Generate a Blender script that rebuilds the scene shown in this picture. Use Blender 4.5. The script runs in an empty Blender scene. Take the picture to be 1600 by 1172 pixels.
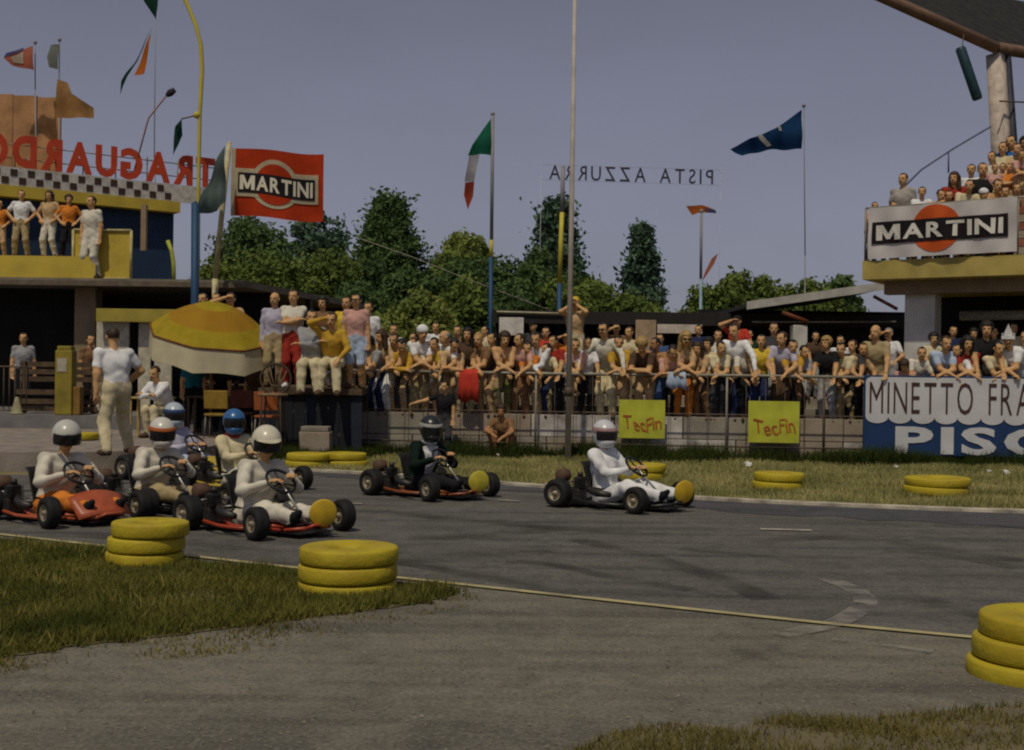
import bpy, bmesh, math, random
import numpy as np
from mathutils import Vector, Matrix, Euler

random.seed(7)
RNG = np.random.default_rng(11)
scene = bpy.context.scene
COL = scene.collection

# ------------------------------------------------------------------ camera
CAM_H, ROLL, FPX = 1.55, math.radians(0.8), 1900.0
CR, SR = math.cos(ROLL), math.sin(ROLL)
cam_data = bpy.data.cameras.new('camera')
cam_data.sensor_width = 36.0
cam_data.lens = 36.0 * FPX / 1600.0
cam_data.clip_end = 2000.0
cam = bpy.data.objects.new('camera', cam_data)
COL.objects.link(cam)
cam.matrix_world = Matrix(((CR, -SR, 0, 0), (0, 0, -1, 0), (SR, CR, 0, CAM_H), (0, 0, 0, 1)))
scene.camera = cam

# ------------------------------------------------------------------ sky and sun
SUN_EL, SUN_AZ = math.radians(60), math.radians(197)     # azimuth clockwise from +Y: behind the camera, a little to its left
world = bpy.data.worlds.new('World')
scene.world = world
world.use_nodes = True
wn, wl = world.node_tree.nodes, world.node_tree.links
bg = wn['Background']
sky = wn.new('ShaderNodeTexSky')
sky.sky_type = 'NISHITA'
sky.sun_disc = False
sky.sun_elevation = SUN_EL
sky.sun_rotation = SUN_AZ
sky.dust_density = 1.2
sky.air_density = 1.0
hs = wn.new('ShaderNodeHueSaturation')
hs.inputs['Saturation'].default_value = 0.30
tint = wn.new('ShaderNodeMix'); tint.data_type = 'RGBA'; tint.blend_type = 'MULTIPLY'
tint.inputs[0].default_value = 1.0
tint.inputs[7].default_value = (0.96, 0.95, 1.15, 1)
wl.new(sky.outputs[0], hs.inputs['Color'])
wl.new(hs.outputs[0], tint.inputs[6])
wtc = wn.new('ShaderNodeTexCoord'); wmp = wn.new('ShaderNodeMapping'); wmp.inputs['Scale'].default_value = (1.2, 1.2, 3.2)
wnz = wn.new('ShaderNodeTexNoise'); wnz.inputs['Scale'].default_value = 2.2; wnz.inputs['Detail'].default_value = 7
wmr = wn.new('ShaderNodeMapRange'); wmr.inputs[1].default_value = .35; wmr.inputs[2].default_value = .75; wmr.inputs[3].default_value = .96; wmr.inputs[4].default_value = 1.10
hz = wn.new('ShaderNodeMix'); hz.data_type = 'RGBA'; hz.blend_type = 'MULTIPLY'; hz.inputs[0].default_value = 1.0
wl.new(wtc.outputs['Generated'], wmp.inputs['Vector']); wl.new(wmp.outputs[0], wnz.inputs['Vector']); wl.new(wnz.outputs['Fac'], wmr.inputs[0])
wl.new(tint.outputs[2], hz.inputs[6]); wl.new(wmr.outputs[0], hz.inputs[7])
wl.new(hz.outputs[2], bg.inputs['Color'])
bg.inputs['Strength'].default_value = 0.104

sun_data = bpy.data.lights.new('sun', 'SUN')
sun_data.energy = 5.0
sun_data.angle = math.radians(1.2)
sun_data.color = (1.0, 0.90, 0.68)
sun = bpy.data.objects.new('sun', sun_data)
COL.objects.link(sun)
sdir = Vector((math.sin(SUN_AZ) * math.cos(SUN_EL), math.cos(SUN_AZ) * math.cos(SUN_EL), math.sin(SUN_EL)))
sun.rotation_euler = sdir.to_track_quat('Z', 'Y').to_euler()

scene.view_settings.view_transform = 'Standard'
scene.view_settings.look = 'None'
scene.view_settings.gamma = 1.0
scene.view_settings.use_curve_mapping = False
scene.view_settings.exposure = -1.26
scene.render.engine = 'CYCLES'
scene.cycles.pixel_filter_type = 'BLACKMAN_HARRIS'
scene.cycles.filter_width = 2.1
scene.cycles.max_bounces = 5
scene.cycles.transparent_max_bounces = 6
scene.cycles.use_denoising = False

# ------------------------------------------------------------------ layout: photo pixel + distance -> place in the world
def P(px, py, d):
    u, v = (px - 800.0) / FPX, -(py - 586.0) / FPX
    return Vector((d * (u * CR - v * SR), d, CAM_H + d * (u * SR + v * CR)))
def G(px, py, z=0.0):
    u, v = (px - 800.0) / FPX, -(py - 586.0) / FPX
    d = (z - CAM_H) / (u * SR + v * CR)
    return P(px, py, d)
def XD(px, d):
    return (px - 800.0) / FPX * d
def ZH(py, px, d):
    return P(px, py, d).z

# ------------------------------------------------------------------ materials
MATS = {}
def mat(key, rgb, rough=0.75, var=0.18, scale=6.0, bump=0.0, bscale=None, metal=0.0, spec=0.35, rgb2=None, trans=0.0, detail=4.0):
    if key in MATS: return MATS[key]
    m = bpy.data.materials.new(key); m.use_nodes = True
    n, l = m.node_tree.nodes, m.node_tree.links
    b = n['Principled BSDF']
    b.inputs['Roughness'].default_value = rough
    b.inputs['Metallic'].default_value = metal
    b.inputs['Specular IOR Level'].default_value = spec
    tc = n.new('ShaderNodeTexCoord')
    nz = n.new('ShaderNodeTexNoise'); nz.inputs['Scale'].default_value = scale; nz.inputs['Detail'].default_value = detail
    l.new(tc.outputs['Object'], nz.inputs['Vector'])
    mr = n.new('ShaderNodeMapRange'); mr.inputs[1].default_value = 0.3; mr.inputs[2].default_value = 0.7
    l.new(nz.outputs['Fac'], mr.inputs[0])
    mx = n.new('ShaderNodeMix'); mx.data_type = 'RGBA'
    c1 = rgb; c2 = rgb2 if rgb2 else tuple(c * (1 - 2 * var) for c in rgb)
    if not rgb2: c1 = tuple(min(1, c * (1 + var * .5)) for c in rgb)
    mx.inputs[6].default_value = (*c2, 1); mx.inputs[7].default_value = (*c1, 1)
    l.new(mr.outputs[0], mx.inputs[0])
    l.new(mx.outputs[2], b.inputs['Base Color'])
    if bump:
        n2 = n.new('ShaderNodeTexNoise'); n2.inputs['Scale'].default_value = bscale or scale * 4; n2.inputs['Detail'].default_value = 5
        l.new(tc.outputs['Object'], n2.inputs['Vector'])
        bp = n.new('ShaderNodeBump'); bp.inputs['Strength'].default_value = bump; bp.inputs['Distance'].default_value = 0.02
        l.new(n2.outputs['Fac'], bp.inputs['Height']); l.new(bp.outputs[0], b.inputs['Normal'])
    if trans:
        tr = n.new('ShaderNodeBsdfTranslucent'); l.new(mx.outputs[2], tr.inputs['Color'])
        ms = n.new('ShaderNodeMixShader'); ms.inputs[0].default_value = trans
        l.new(b.outputs[0], ms.inputs[1]); l.new(tr.outputs[0], ms.inputs[2])
        l.new(ms.outputs[0], n['Material Output'].inputs['Surface'])
    MATS[key] = m
    return m

CL = dict(white=(.72,.72,.72), offwhite=(.62,.58,.48), cream=(.60,.52,.33), grey=(.30,.30,.31), lavender=(.42,.40,.50), lightblue=(.38,.46,.60),
          yellow=(.62,.44,.05), mustard=(.50,.30,.04), orange=(.62,.20,.03), red=(.50,.05,.03), darkred=(.28,.03,.02), pink=(.56,.32,.27), tan=(.50,.34,.18),
          khaki=(.36,.28,.15), brown=(.22,.12,.06), darkbrown=(.09,.055,.035), black=(.016,.016,.018), navy=(.02,.03,.08), denim=(.05,.09,.20), blue=(.03,.12,.38),
          teal=(.02,.14,.20), green=(.03,.16,.08), darkgreen=(.012,.05,.03), olive=(.14,.13,.05), charcoal=(.05,.05,.055), blackgreen=(.006,.016,.011),  plaid=(.36,.33,.30))
def cloth(c):
    return mat('cloth_' + c, CL[c], rough=.9, var=.14, scale=7, bump=.25, bscale=9, spec=.1)
SKIN = [mat('skin_tanned', (.54,.31,.14), .6, .10, 10, spec=.3), mat('skin_light', (.62,.40,.22), .6, .10, 10, spec=.3), mat('skin_brown', (.36,.18,.08), .6, .10, 10, spec=.3)]
HAIR = {k: mat('hair_' + k, c, .6, .3, 40, bump=.5, bscale=70) for k, c in dict(black=(.012,.010,.009), brown=(.05,.025,.012), blond=(.42,.27,.09), grey=(.28,.27,.25), red=(.20,.07,.02)).items()}

# ------------------------------------------------------------------ mesh helpers
class MB:
    def __init__(s): s.v = []; s.f = []; s.sm = []; s.mi = []
    def add(s, vs, fs, smooth=False, mi=0):
        o = len(s.v); s.v += [tuple(p) for p in vs]
        for f in fs: s.f.append(tuple(i + o for i in f)); s.sm.append(smooth); s.mi.append(mi)
        return s
    def box(s, c, size, rz=0.0, bev=0.0, rx=0.0, ry=0.0, mi=0):
        hx, hy, hz = size[0] / 2, size[1] / 2, size[2] / 2
        R = Euler((rx, ry, rz)).to_matrix(); c = Vector(c)
        if bev <= 0:
            vs = [c + R @ Vector((x * hx, y * hy, z * hz)) for x in (-1, 1) for y in (-1, 1) for z in (-1, 1)]
            return s.add(vs, [(0,1,3,2),(4,6,7,5),(0,4,5,1),(2,3,7,6),(0,2,6,4),(1,5,7,3)], mi=mi)
        bm = bmesh.new(); bmesh.ops.create_cube(bm, size=1)
        for v in bm.verts: v.co = Vector((v.co.x * 2 * hx, v.co.y * 2 * hy, v.co.z * 2 * hz))
        bmesh.ops.bevel(bm, geom=bm.edges[:] + bm.verts[:], offset=bev, segments=2, affect='EDGES', profile=.6)
        bm.verts.index_update()
        s.add([c + R @ v.co for v in bm.verts], [[v.index for v in f.verts] for f in bm.faces], mi=mi); bm.free()
        return s
    def tube(s, pts, r, seg=8, closed=False, caps=True, mi=0):
        pts = [Vector(p) for p in pts]; n = len(pts)
        rs = r if isinstance(r, (list, tuple)) else [r] * n
        rings = []; up = None
        for i, p in enumerate(pts):
            a = pts[i - 1] if (i > 0 or closed) else p; b = pts[(i + 1) % n] if (i < n - 1 or closed) else p
            t = (b - a).normalized()
            if up is None:
                up = Vector((0, 0, 1)) if abs(t.z) < .9 else Vector((1, 0, 0))
            x = t.cross(up).normalized(); y = x.cross(t).normalized(); up = y
            rings.append([p + (x * math.cos(k * 2 * math.pi / seg) + y * math.sin(k * 2 * math.pi / seg)) * rs[i] for k in range(seg)])
        vs = [q for rg in rings for q in rg]; fs = []
        for i in range(n if closed else n - 1):
            j = (i + 1) % n
            for k in range(seg): fs.append((i*seg+k, i*seg+(k+1)%seg, j*seg+(k+1)%seg, j*seg+k))
        if caps and not closed:
            fs.append(tuple(range(seg))[::-1]); fs.append(tuple((n-1)*seg + k for k in range(seg)))
        return s.add(vs, fs, True, mi)
    def lathe(s, prof, seg=24, M=None, smooth=True, mi=0, close=False):
        M = M or Matrix(); vs = []; fs = []; n = len(prof)
        for r, z in prof:
            for k in range(seg):
                a = 2 * math.pi * k / seg; vs.append(M @ Vector((r * math.cos(a), r * math.sin(a), z)))
        for i in range(n if close else n - 1):
            j = (i + 1) % n
            for k in range(seg): fs.append((i*seg+k, i*seg+(k+1)%seg, j*seg+(k+1)%seg, j*seg+k))
        return s.add(vs, fs, smooth, mi)
    def prism(s, poly, z0, z1, mi=0):
        n = len(poly)
        a = sum(poly[i][0]*poly[(i+1)%n][1] - poly[(i+1)%n][0]*poly[i][1] for i in range(n))
        if a < 0: poly = poly[::-1]
        vs = [(p[0], p[1], z0) for p in poly] + [(p[0], p[1], z1) for p in poly]
        fs = [tuple(range(n))[::-1], tuple(range(n, 2 * n))] + [(i, (i+1)%n, n+(i+1)%n, n+i) for i in range(n)]
        return s.add(vs, fs, mi=mi)
    def mesh(s, name):
        me = bpy.data.meshes.new(name); me.from_pydata(s.v, [], s.f)
        me.polygons.foreach_set('use_smooth', s.sm)
        if any(s.mi): me.polygons.foreach_set('material_index', s.mi)
        me.update(); return me

def link(name, me, m=None, parent=None, loc=None, rot=None, scale=None, mats=None):
    o = bpy.data.objects.new(name, me); COL.objects.link(o)
    if parent is not None: o.parent = parent
    if loc is not None: o.location = loc
    if rot is not None: o.rotation_euler = rot
    if scale is not None: o.scale = scale if hasattr(scale, '__len__') else (scale,) * 3
    ms = mats if mats else ([m] if m else [])
    if me is not None:
        while len(me.materials) < len(ms): me.materials.append(None)
        for i, x in enumerate(ms):
            if me.users > 1 or me.materials[i] is not None:
                o.material_slots[i].link = 'OBJECT'; o.material_slots[i].material = x
            else: me.materials[i] = x
    return o
def build(mb, name, m, parent=None, **k):
    return link(name, mb.mesh(name), m, parent, **k)
def tag(o, label, cat, group=None):
    o['label'] = label; o['category'] = cat
    if group: o['group'] = group
    return o
def thing(name, label, cat, loc=(0, 0, 0), rz=0.0, group=None, scale=None):
    o = bpy.data.objects.new(name, None); COL.objects.link(o); o.location = loc; o.rotation_euler = (0, 0, rz)
    o.empty_display_size = .2
    if scale: o.scale = (scale,) * 3
    return tag(o, label, cat, group)
def struct(o): o['kind'] = 'structure'; return o
def flat(poly, z):
    return MB().add([(p[0], p[1], z) for p in poly], [tuple(range(len(poly)))])
def ccw(poly):
    n = len(poly); a = sum(poly[i][0]*poly[(i+1)%n][1] - poly[(i+1)%n][0]*poly[i][1] for i in range(n))
    return poly if a > 0 else poly[::-1]

GLY = {}
def glyph(ch, bold=0.0, depth=0.012):
    k = (ch, bold, depth)
    if k in GLY: return GLY[k]
    if ch == 'M' and bold > .01:            # block M: the built-in outline closes up when it is thickened
        hc = glyph('H', bold, depth); h0, h1 = hc[2][1], hc[3][1]; h = h1 - h0; W = .92
        p2 = [(0,0),(0,h),(.25,h),(.46,.40*h),(.67,h),(W,h),(W,0),(.70,0),(.70,.52*h),(.53,.06*h),(.39,.06*h),(.22,.52*h),(.22,0)]
        n = len(p2); co = np.array([(x, y + h0, z) for z in (-depth, depth) for x, y in p2]); 
        caps = [(0,1,2,11,12),(2,3,10,11),(3,9,10),(3,4,8,9),(4,5,6,7,8)]
        fs = [tuple(i + n for i in reversed(f)) for f in caps] + [f for f in caps] + [(i, i + n, (i+1) % n + n, (i+1) % n) for i in range(n)]
        GLY[k] = (co, fs, co.min(0), co.max(0)); return GLY[k]
    cu = bpy.data.curves.new('glyph', 'FONT'); cu.body = ch; cu.size = 1.0; cu.extrude = depth; cu.offset = bold; cu.resolution_u = 3
    o = bpy.data.objects.new('glyph', cu); COL.objects.link(o)
    dg = bpy.context.evaluated_depsgraph_get(); me = bpy.data.meshes.new_from_object(o.evaluated_get(dg))
    bpy.data.objects.remove(o); bpy.data.curves.remove(cu)
    co = np.zeros(len(me.vertices) * 3); me.vertices.foreach_get('co', co); co = co.reshape(-1, 3)
    lo, hi = co.min(0), co.max(0)
    me.materials.clear()
    GLY[k] = (co, [tuple(p.vertices) for p in me.polygons], lo, hi); bpy.data.meshes.remove(me)
    return GLY[k]
def lettering(text, parent, m, x0, x1, z0, z1, y=0.0, bold=0.0, gap=.12, depth=.01, mirror=False, name='letter', shear=0.0, warp=None, widths=None):
    """Letters of a word as parts in the parent's x-z plane, facing -y, between x0..x1 and z0..z1."""
    gl = [None if c == ' ' else glyph(c, bold, .05) for c in text]
    cap = glyph('H', bold, .05); ch = cap[3][1] - cap[2][1]
    ws = [.32 if g is None else (g[3][0] - g[2][0]) for g in gl]
    tot = sum(ws) + gap * (len(text) - 1); sx = (x1 - x0) / tot; sz = (z1 - z0) / ch
    cx = 0.0
    for i, g in enumerate(gl):
        if g is not None:
            co, fs, lo, hi = g
            X = (co[:, 0] - lo[0] + cx) * sx; Z = (co[:, 1] - cap[2][1]) * sz
            X = X + shear * Z
            Y = co[:, 2] / .05 * depth * .5
            X = (x1 - X) if mirror else (x0 + X)
            V = np.stack([X, np.full_like(X, y) - Y, Z + z0], 1)
            if warp is not None: V = np.array([warp(*p) for p in V])
            me = bpy.data.meshes.new(name); me.from_pydata(V.tolist(), [], [f[::-1] if mirror else f for f in fs]); me.update()
            link(name, me, m, parent)
        cx += ws[i] + gap

# ------------------------------------------------------------------ implicit figures: smooth union of round cones and ellipsoids, polygonised
def surface_nets(F, org, h):
    S = F < 0; nx, ny, nz = F.shape
    cor = [(i, j, k) for i in (0, 1) for j in (0, 1) for k in (0, 1)]
    def sub(A, c): return A[c[0]:nx-1+c[0], c[1]:ny-1+c[1], c[2]:nz-1+c[2]]
    cnt = sum(sub(S, c).astype(np.int8) for c in cor)
    act = (cnt > 0) & (cnt < 8); ids = np.argwhere(act)
    idx = -np.ones(act.shape, np.int64); idx[act] = np.arange(len(ids))
    pos = np.zeros((len(ids), 3)); n = np.zeros(len(ids))
    for a in cor:
        for ax in range(3):
            if a[ax]: continue
            b = list(a); b[ax] = 1
            fa = F[ids[:,0]+a[0], ids[:,1]+a[1], ids[:,2]+a[2]]; fb = F[ids[:,0]+b[0], ids[:,1]+b[1], ids[:,2]+b[2]]
            m = (fa < 0) != (fb < 0); t = np.where(m, fa / np.where(m, fa - fb, 1), 0)
            q = np.tile(np.array(a, float), (len(ids), 1)); q[:, ax] += t
            pos[m] += q[m]; n[m] += 1
    V = org + h * (ids + pos / n[:, None])
    faces = []
    for ax in range(3):
        A = np.moveaxis(S, ax, 0); I = np.moveaxis(idx, ax, 0)
        ch = A[:-1, 1:-1, 1:-1] != A[1:, 1:-1, 1:-1]
        e = np.argwhere(ch); i, j, k = e[:, 0], e[:, 1] + 1, e[:, 2] + 1
        q = np.stack([I[i, j-1, k-1], I[i, j, k-1], I[i, j, k], I[i, j-1, k]], 1)
        inside = A[i, j, k]
        if ax == 1: inside = ~inside
        q = np.where(inside[:, None], q, q[:, ::-1])
        faces.append(q)
    return V, np.concatenate(faces), ids
class Imp:
    def __init__(s): s.p = []
    def cone(s, a, b, r1, r2, lab, k=.03): s.p.append(('c', np.array(a, float), np.array(b, float), r1, r2, lab, k))
    def ell(s, c, r, lab, k=.03, R=None): s.p.append(('e', np.array(c, float), np.array(r, float), 0, np.eye(3) if R is None else np.array(R), lab, k))
    def cut(s, fn): s.p.append(('x', fn))
    def poly(s, name, h=.0125, noise=.0, post=None):
        los, his = [], []
        for q in s.p:
            if q[0] == 'c':
                r = max(q[3], q[4]); los.append(np.minimum(q[1], q[2]) - r); his.append(np.maximum(q[1], q[2]) + r)
            elif q[0] == 'e':
                r = max(q[2]); los.append(q[1] - r); his.append(q[1] + r)
        lo = np.min(los, 0) - .05; hi = np.max(his, 0) + .05
        n = np.ceil((hi - lo) / h).astype(int) + 1
        ax = [lo[i] + h * np.arange(n[i]) for i in range(3)]
        F = np.full(n, .5); B = np.full(n, 9.0); L = np.zeros(n, np.int8)
        for q in s.p:
            if q[0] == 'x':
                X, Y, Z = np.meshgrid(*ax, indexing='ij'); F = np.maximum(F, q[1](X, Y, Z)); continue
            k = q[6]
            if q[0] == 'c': r = max(q[3], q[4]); l0 = np.minimum(q[1], q[2]) - r; h0 = np.maximum(q[1], q[2]) + r
            else: r = max(q[2]); l0 = q[1] - r; h0 = q[1] + r
            i0 = np.maximum(((l0 - k - .03 - lo) / h).astype(int), 0); i1 = np.minimum(((h0 + k + .03 - lo) / h).astype(int) + 2, n)
            sl = tuple(slice(i0[i], i1[i]) for i in range(3))
            X, Y, Z = np.meshgrid(ax[0][sl[0]], ax[1][sl[1]], ax[2][sl[2]], indexing='ij')
            Pt = np.stack([X, Y, Z], -1)
            if q[0] == 'c':
                ba = q[2] - q[1]; t = np.clip(((Pt - q[1]) @ ba) / max(ba @ ba, 1e-9), 0, 1)
                d = np.linalg.norm(Pt - q[1] - t[..., None] * ba, axis=-1) - (q[3] + (q[4] - q[3]) * t)
            else:
                pl = (Pt - q[1]) @ q[4]; k0 = np.linalg.norm(pl / q[2], axis=-1); k1 = np.linalg.norm(pl / q[2]**2, axis=-1)
                d = np.where(k1 > 1e-6, k0 * (k0 - 1) / np.maximum(k1, 1e-6), -min(q[2]))
            f = F[sl]; hh = np.maximum(k - np.abs(f - d), 0) / k
            F[sl] = np.minimum(f, d) - hh * hh * k * .25
            bb = B[sl]; m = d < bb; bb[m] = d[m]; ll = L[sl]; ll[m] = q[5]
        if noise:
            X, Y, Z = np.meshgrid(*ax, indexing='ij')
            w = noise * (np.sin(X*31 + 1.3*np.sin(Z*23)) * np.sin(Z*27 + 1.7*np.sin(Y*19)) + .6*np.sin(Y*41 + X*17 + Z*33))
            F = F + np.where((L == 1) | (L == 2) | (L == 5) | (L == 6), w, 0)
        V, Q, ids = surface_nets(F, lo, h)
        me = bpy.data.meshes.new(name); nf = len(Q)
        me.vertices.add(len(V)); me.vertices.foreach_set('co', V.ravel())
        me.loops.add(nf * 4); me.loops.foreach_set('vertex_index', Q.ravel().astype(np.int32))
        me.polygons.add(nf); me.polygons.foreach_set('loop_start', np.arange(0, nf * 4, 4, dtype=np.int32))
        ci = ids[Q[:, 0]]; lab = L[ci[:, 0], ci[:, 1], ci[:, 2]].astype(np.int32)
        if post is not None: lab = post(V[Q].mean(1), lab)
        for _ in range(int(lab.max()) + 1): me.materials.append(None)
        me.polygons.foreach_set('material_index', lab); me.polygons.foreach_set('use_smooth', np.ones(nf, bool))
        me.update(calc_edges=True); me.validate()
        return me
# ------------------------------------------------------------------ people
def nrm(a): a = np.array(a, float); return a / (np.linalg.norm(a) + 1e-9)
def two_bone(a, t, l1, l2, pole):
    a, t = np.array(a, float), np.array(t, float); d = t - a; L = np.linalg.norm(d); M_ = (l1 + l2) * .995
    if L > M_: t = a + d / L * M_; L = M_; d = t - a
    u = d / L; x = (l1*l1 - l2*l2 + L*L) / (2*L); hgt = math.sqrt(max(l1*l1 - x*x, 0))
    p = np.array(pole, float); p = p - u * (p @ u); p = nrm(p)
    return a + u * x + p * hgt, t
POSES = {}
def make_pose(name, pelvis=(0,0,.93), lean=0, side=0, hands=((-.25,-.04,.80),(.25,-.04,.80)), feet=((-.11,0,.0),(.11,0,.0)), kpole=(0,-1,.1),
              epole=((-.5,.6,-.3),(.5,.6,-.3)), head=(0,0), h=.0135, toes=None, kick=0.0, width=1.0, hand_dir=(None,None), knees=None, belly=0.0, bulk=1.10, hs=1.08, fold=.0035):
    I = Imp(); pel = np.array(pelvis, float); width = width * 1.06
    la, sa = math.radians(lean), math.radians(side)
    sp = nrm((math.sin(sa), -math.sin(la), math.cos(la) * math.cos(sa)))
    rt = nrm(np.cross(sp, (0, 1, 0))); rt = rt if rt[0] > 0 else -rt            # image-right
    fw = nrm(np.cross(rt, sp)); fw = fw if fw[1] < 0.2 else -fw
    ch = pel + sp * .34; nk = pel + sp * .53
    I.ell(pel + sp * .02, (.165*width, .115, .13), 2, .05)
    for s in (-1, 1):
        I.cone(pel + rt * .062 * s + sp * .08, ch + rt * .075 * s * width + sp * .04, .108, .112, 1, .06)
    I.ell(ch - sp * .02 + fw * .02, (.165 * width, .125 + belly, .17), 1, .06, R=np.stack([rt, -fw, sp], 1))
    if belly: I.ell(pel + sp * .16 + fw * .04, (.15, .13 + belly, .13), 1, .05)
    shl = [nk - sp * .045 + rt * .165 * s * width for s in (-1, 1)]
    I.cone(shl[0], shl[1], .062, .062, 1, .05)
    # head
    nup = nrm(sp * .45 + np.array((0, 0, .65)) + np.array((0, -.12, 0)))
    hp, hy = math.radians(head[0]), math.radians(head[1])
    HR = np.array(Euler((hp, 0, hy)).to_matrix())          # columns: head right, head back(+y), head up
    hc = nk + nup * .182 + np.array((0, -.01, 0))
    H = lambda x, y, z: hc + HR @ (np.array((x, y, z))*hs)
    I.cone(nk - sp * .03, H(0, .015, -.05), .056, .05, 0, .025)
    I.ell(H(0, .012, .028), (.076*hs, .096*hs, .092*hs), 0, .03, R=HR)
    I.ell(H(0, -.030, -.050), (.056*hs, .062*hs, .062*hs), 0, .04, R=HR)
    I.cone(H(0, -.088, .012), H(0, -.108, -.022), .010, .015, 0, .012)         # nose
    I.cone(H(-.04, -.078, .030), H(.04, -.078, .030), .012, .012, 0, .015)     # brow
    for s in (-1, 1): I.ell(H(.078*s, .012, -.005), (.013, .022, .034), 0, .008, R=HR)
    I.cone(H(-.018, -.084, -.058), H(.018, -.084, -.058), .009, .009, 7, .01)
    # arms
    for i, s in enumerate((-1, 1)):
        el, wr = two_bone(shl[i], hands[i], .295, .255, epole[i])
        I.cone(shl[i], shl[i] + (el - shl[i]) * .62, .060*bulk, .056*bulk, 1, .035)
        I.cone(shl[i] + (el - shl[i]) * .60, el, .050*bulk, .045*bulk, 5, .02)
        I.cone(el, wr, .045*bulk, .030*bulk, 5, .02)
        hd = nrm(wr - el) if hand_dir[i] is None else nrm(hand_dir[i])
        pn = nrm(np.cross(hd, (0, 0, 1)) if abs(hd[2]) < .85 else np.cross(hd, (0, 1, 0)))   # across the palm
        cu = nrm(np.cross(pn, hd));  cu = cu if cu[2] < 0 else -cu
        if abs(hd[2]) > .85: cu = nrm((-.6*s, -.6, 0))
        k0 = wr + hd * .085
        for o in (-.018, .018): I.cone(wr + pn * o * .6, k0 + pn * o, .021, .020, 0, .015)
        for j, o in enumerate((-.033, -.011, .011, .033)):
            ln = (.062, .074, .078, .066)[j]; b0 = k0 + pn * o; b1 = b0 + hd * ln * .55 + cu * .012; b2 = b1 + hd * ln * .35 + cu * .030
            I.cone(b0, b1, .0105, .010, 0, .006); I.cone(b1, b2, .010, .009, 0, .006)
        t0 = wr + hd * .03 + pn * .026 * -s; t1 = t0 + hd * .035 + pn * .03 * -s; I.cone(t0, t1, .013, .011, 0, .008); I.cone(t1, t1 + hd * .03 + cu * .012, .011, .010, 0, .006)
    # legs
    for i, s in enumerate((-1, 1)):
        hip = pel + rt * .092 * s - np.array((0, 0, .03)); ank = np.array(feet[i], float) + np.array((0, .03, .085))
        kn, ank = two_bone(hip, ank, .43, .42, knees[i] if knees else kpole)
        I.cone(hip, kn, .098*bulk, .074*bulk, 2, .05)
        I.cone(kn, kn + (ank - kn) * .45, .074*bulk, .068*bulk, 6, .03); I.cone(kn + (ank - kn) * .45, ank, .068*bulk, .058*bulk, 6, .03)
        td = nrm(toes[i]) if toes else nrm((.22 * s, -1, -.02))
        f0 = ank + np.array((0, 0, -.045)) - td * .035; I.cone(f0, f0 + td * .13, .043, .046, 3, .015); I.cone(f0 + td * .13, f0 + td * .20, .040, .030, 3, .02)
    eyes = np.array([H(.031 * s, -.088, .008) for s in (-1, 1)]); hl = hc.copy()
    def post(c, lab):
        for e in eyes: lab[(np.linalg.norm(c - e, axis=1) < .0145)] = 4
        rel = c - pel; u = rel @ rt; v = rel @ sp; w = rel @ fw
        lab[(lab == 1) & (np.abs(u) < .06 + .22*np.clip(v - .18, 0, .3)) & (v > .12) & (w > .055)] = 8
        return lab
    me = I.poly('body_' + name, h, noise=fold, post=post)
    while len(me.materials) < 9: me.materials.append(None)
    POSES[name] = dict(mesh=me, head=Vector(hc), rot=Matrix(HR.tolist()).to_euler(), hz=float(hc[2]), hs=hs)

def hair_mesh(style):
    I = Imp(); w = lambda X, Y, Z: .004 * np.sin(X*70 + 2*np.sin(Z*50)) * np.sin(Y*60 + Z*45)
    if style == 'short':
        I.ell((0, .018, .034), (.083, .101, .092), 0, .02)
        I.cut(lambda X, Y, Z: np.minimum(-(Y + .030 - .12*np.clip(Z, 0, .1)), .078 + .25*np.abs(X) - Z) + 1.5*w(X, Y, Z)); I.cut(lambda X, Y, Z: -(Z + .030 + .5*(Y - .02)) + 1.5*w(X, Y, Z))
    elif style == 'thin':
        I.ell((0, .020, .030), (.085, .102, .092), 0, .02); I.cut(lambda X, Y, Z: -(Y - .01 + .3 * (Z < 0)) + w(X, Y, Z)); I.cut(lambda X, Y, Z: Z - .075); I.cut(lambda X, Y, Z: -(Z + .05))
    elif style == 'long':
        I.ell((0, .018, .036), (.094, .110, .102), 0, .02); I.cone((-.055, .045, 0), (-.085, .03, -.20), .055, .04, 0, .04); I.cone((.055, .045, 0), (.085, .03, -.20), .055, .04, 0, .04)
        I.cone((0, .07, 0), (0, .085, -.22), .06, .05, 0, .05); I.cut(lambda X, Y, Z: np.minimum(np.minimum(-(Y + .038), .060 - Z), .066 - np.abs(X)) + w(X, Y, Z) * 1.3)
    elif style == 'bushy':
        I.ell((0, .020, .045), (.108, .120, .110), 0, .02); I.cut(lambda X, Y, Z: np.minimum(-(Y + .036), .064 + .2*np.abs(X) - Z) + 2.6 * w(X, Y, Z)); I.cut(lambda X, Y, Z: -(Z + .075) + 2 * w(X, Y, Z))
    elif style == 'cap':
        I.ell((0, .012, .048), (.092, .110, .085), 0, .02); I.cut(lambda X, Y, Z: .040 - Z); I.cone((-.04, -.09, .046), (-.025, -.155, .036), .012, .008, 0, .02); I.cone((.04, -.09, .046), (.025, -.155, .036), .012, .008, 0, .02); I.cone((0, -.09, .048), (0, -.165, .036), .014, .009, 0, .02)
    elif style == 'round':
        I.ell((0, .012, .050), (.096, .114, .090), 0, .02); I.cut(lambda X, Y, Z: .030 - Z + .02*np.sin(X*9))
    elif style == 'brim':
        I.ell((0, .012, .060), (.090, .106, .085), 0, .02); I.ell((0, .01, .050), (.155, .165, .016), 0, .02); I.cut(lambda X, Y, Z: .036 - Z)
    return I.poly('hair_' + style, .010)
HAIRM = {}
def hair(style):
    if style not in HAIRM: HAIRM[style] = hair_mesh(style)
    return HAIRM[style]
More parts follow.
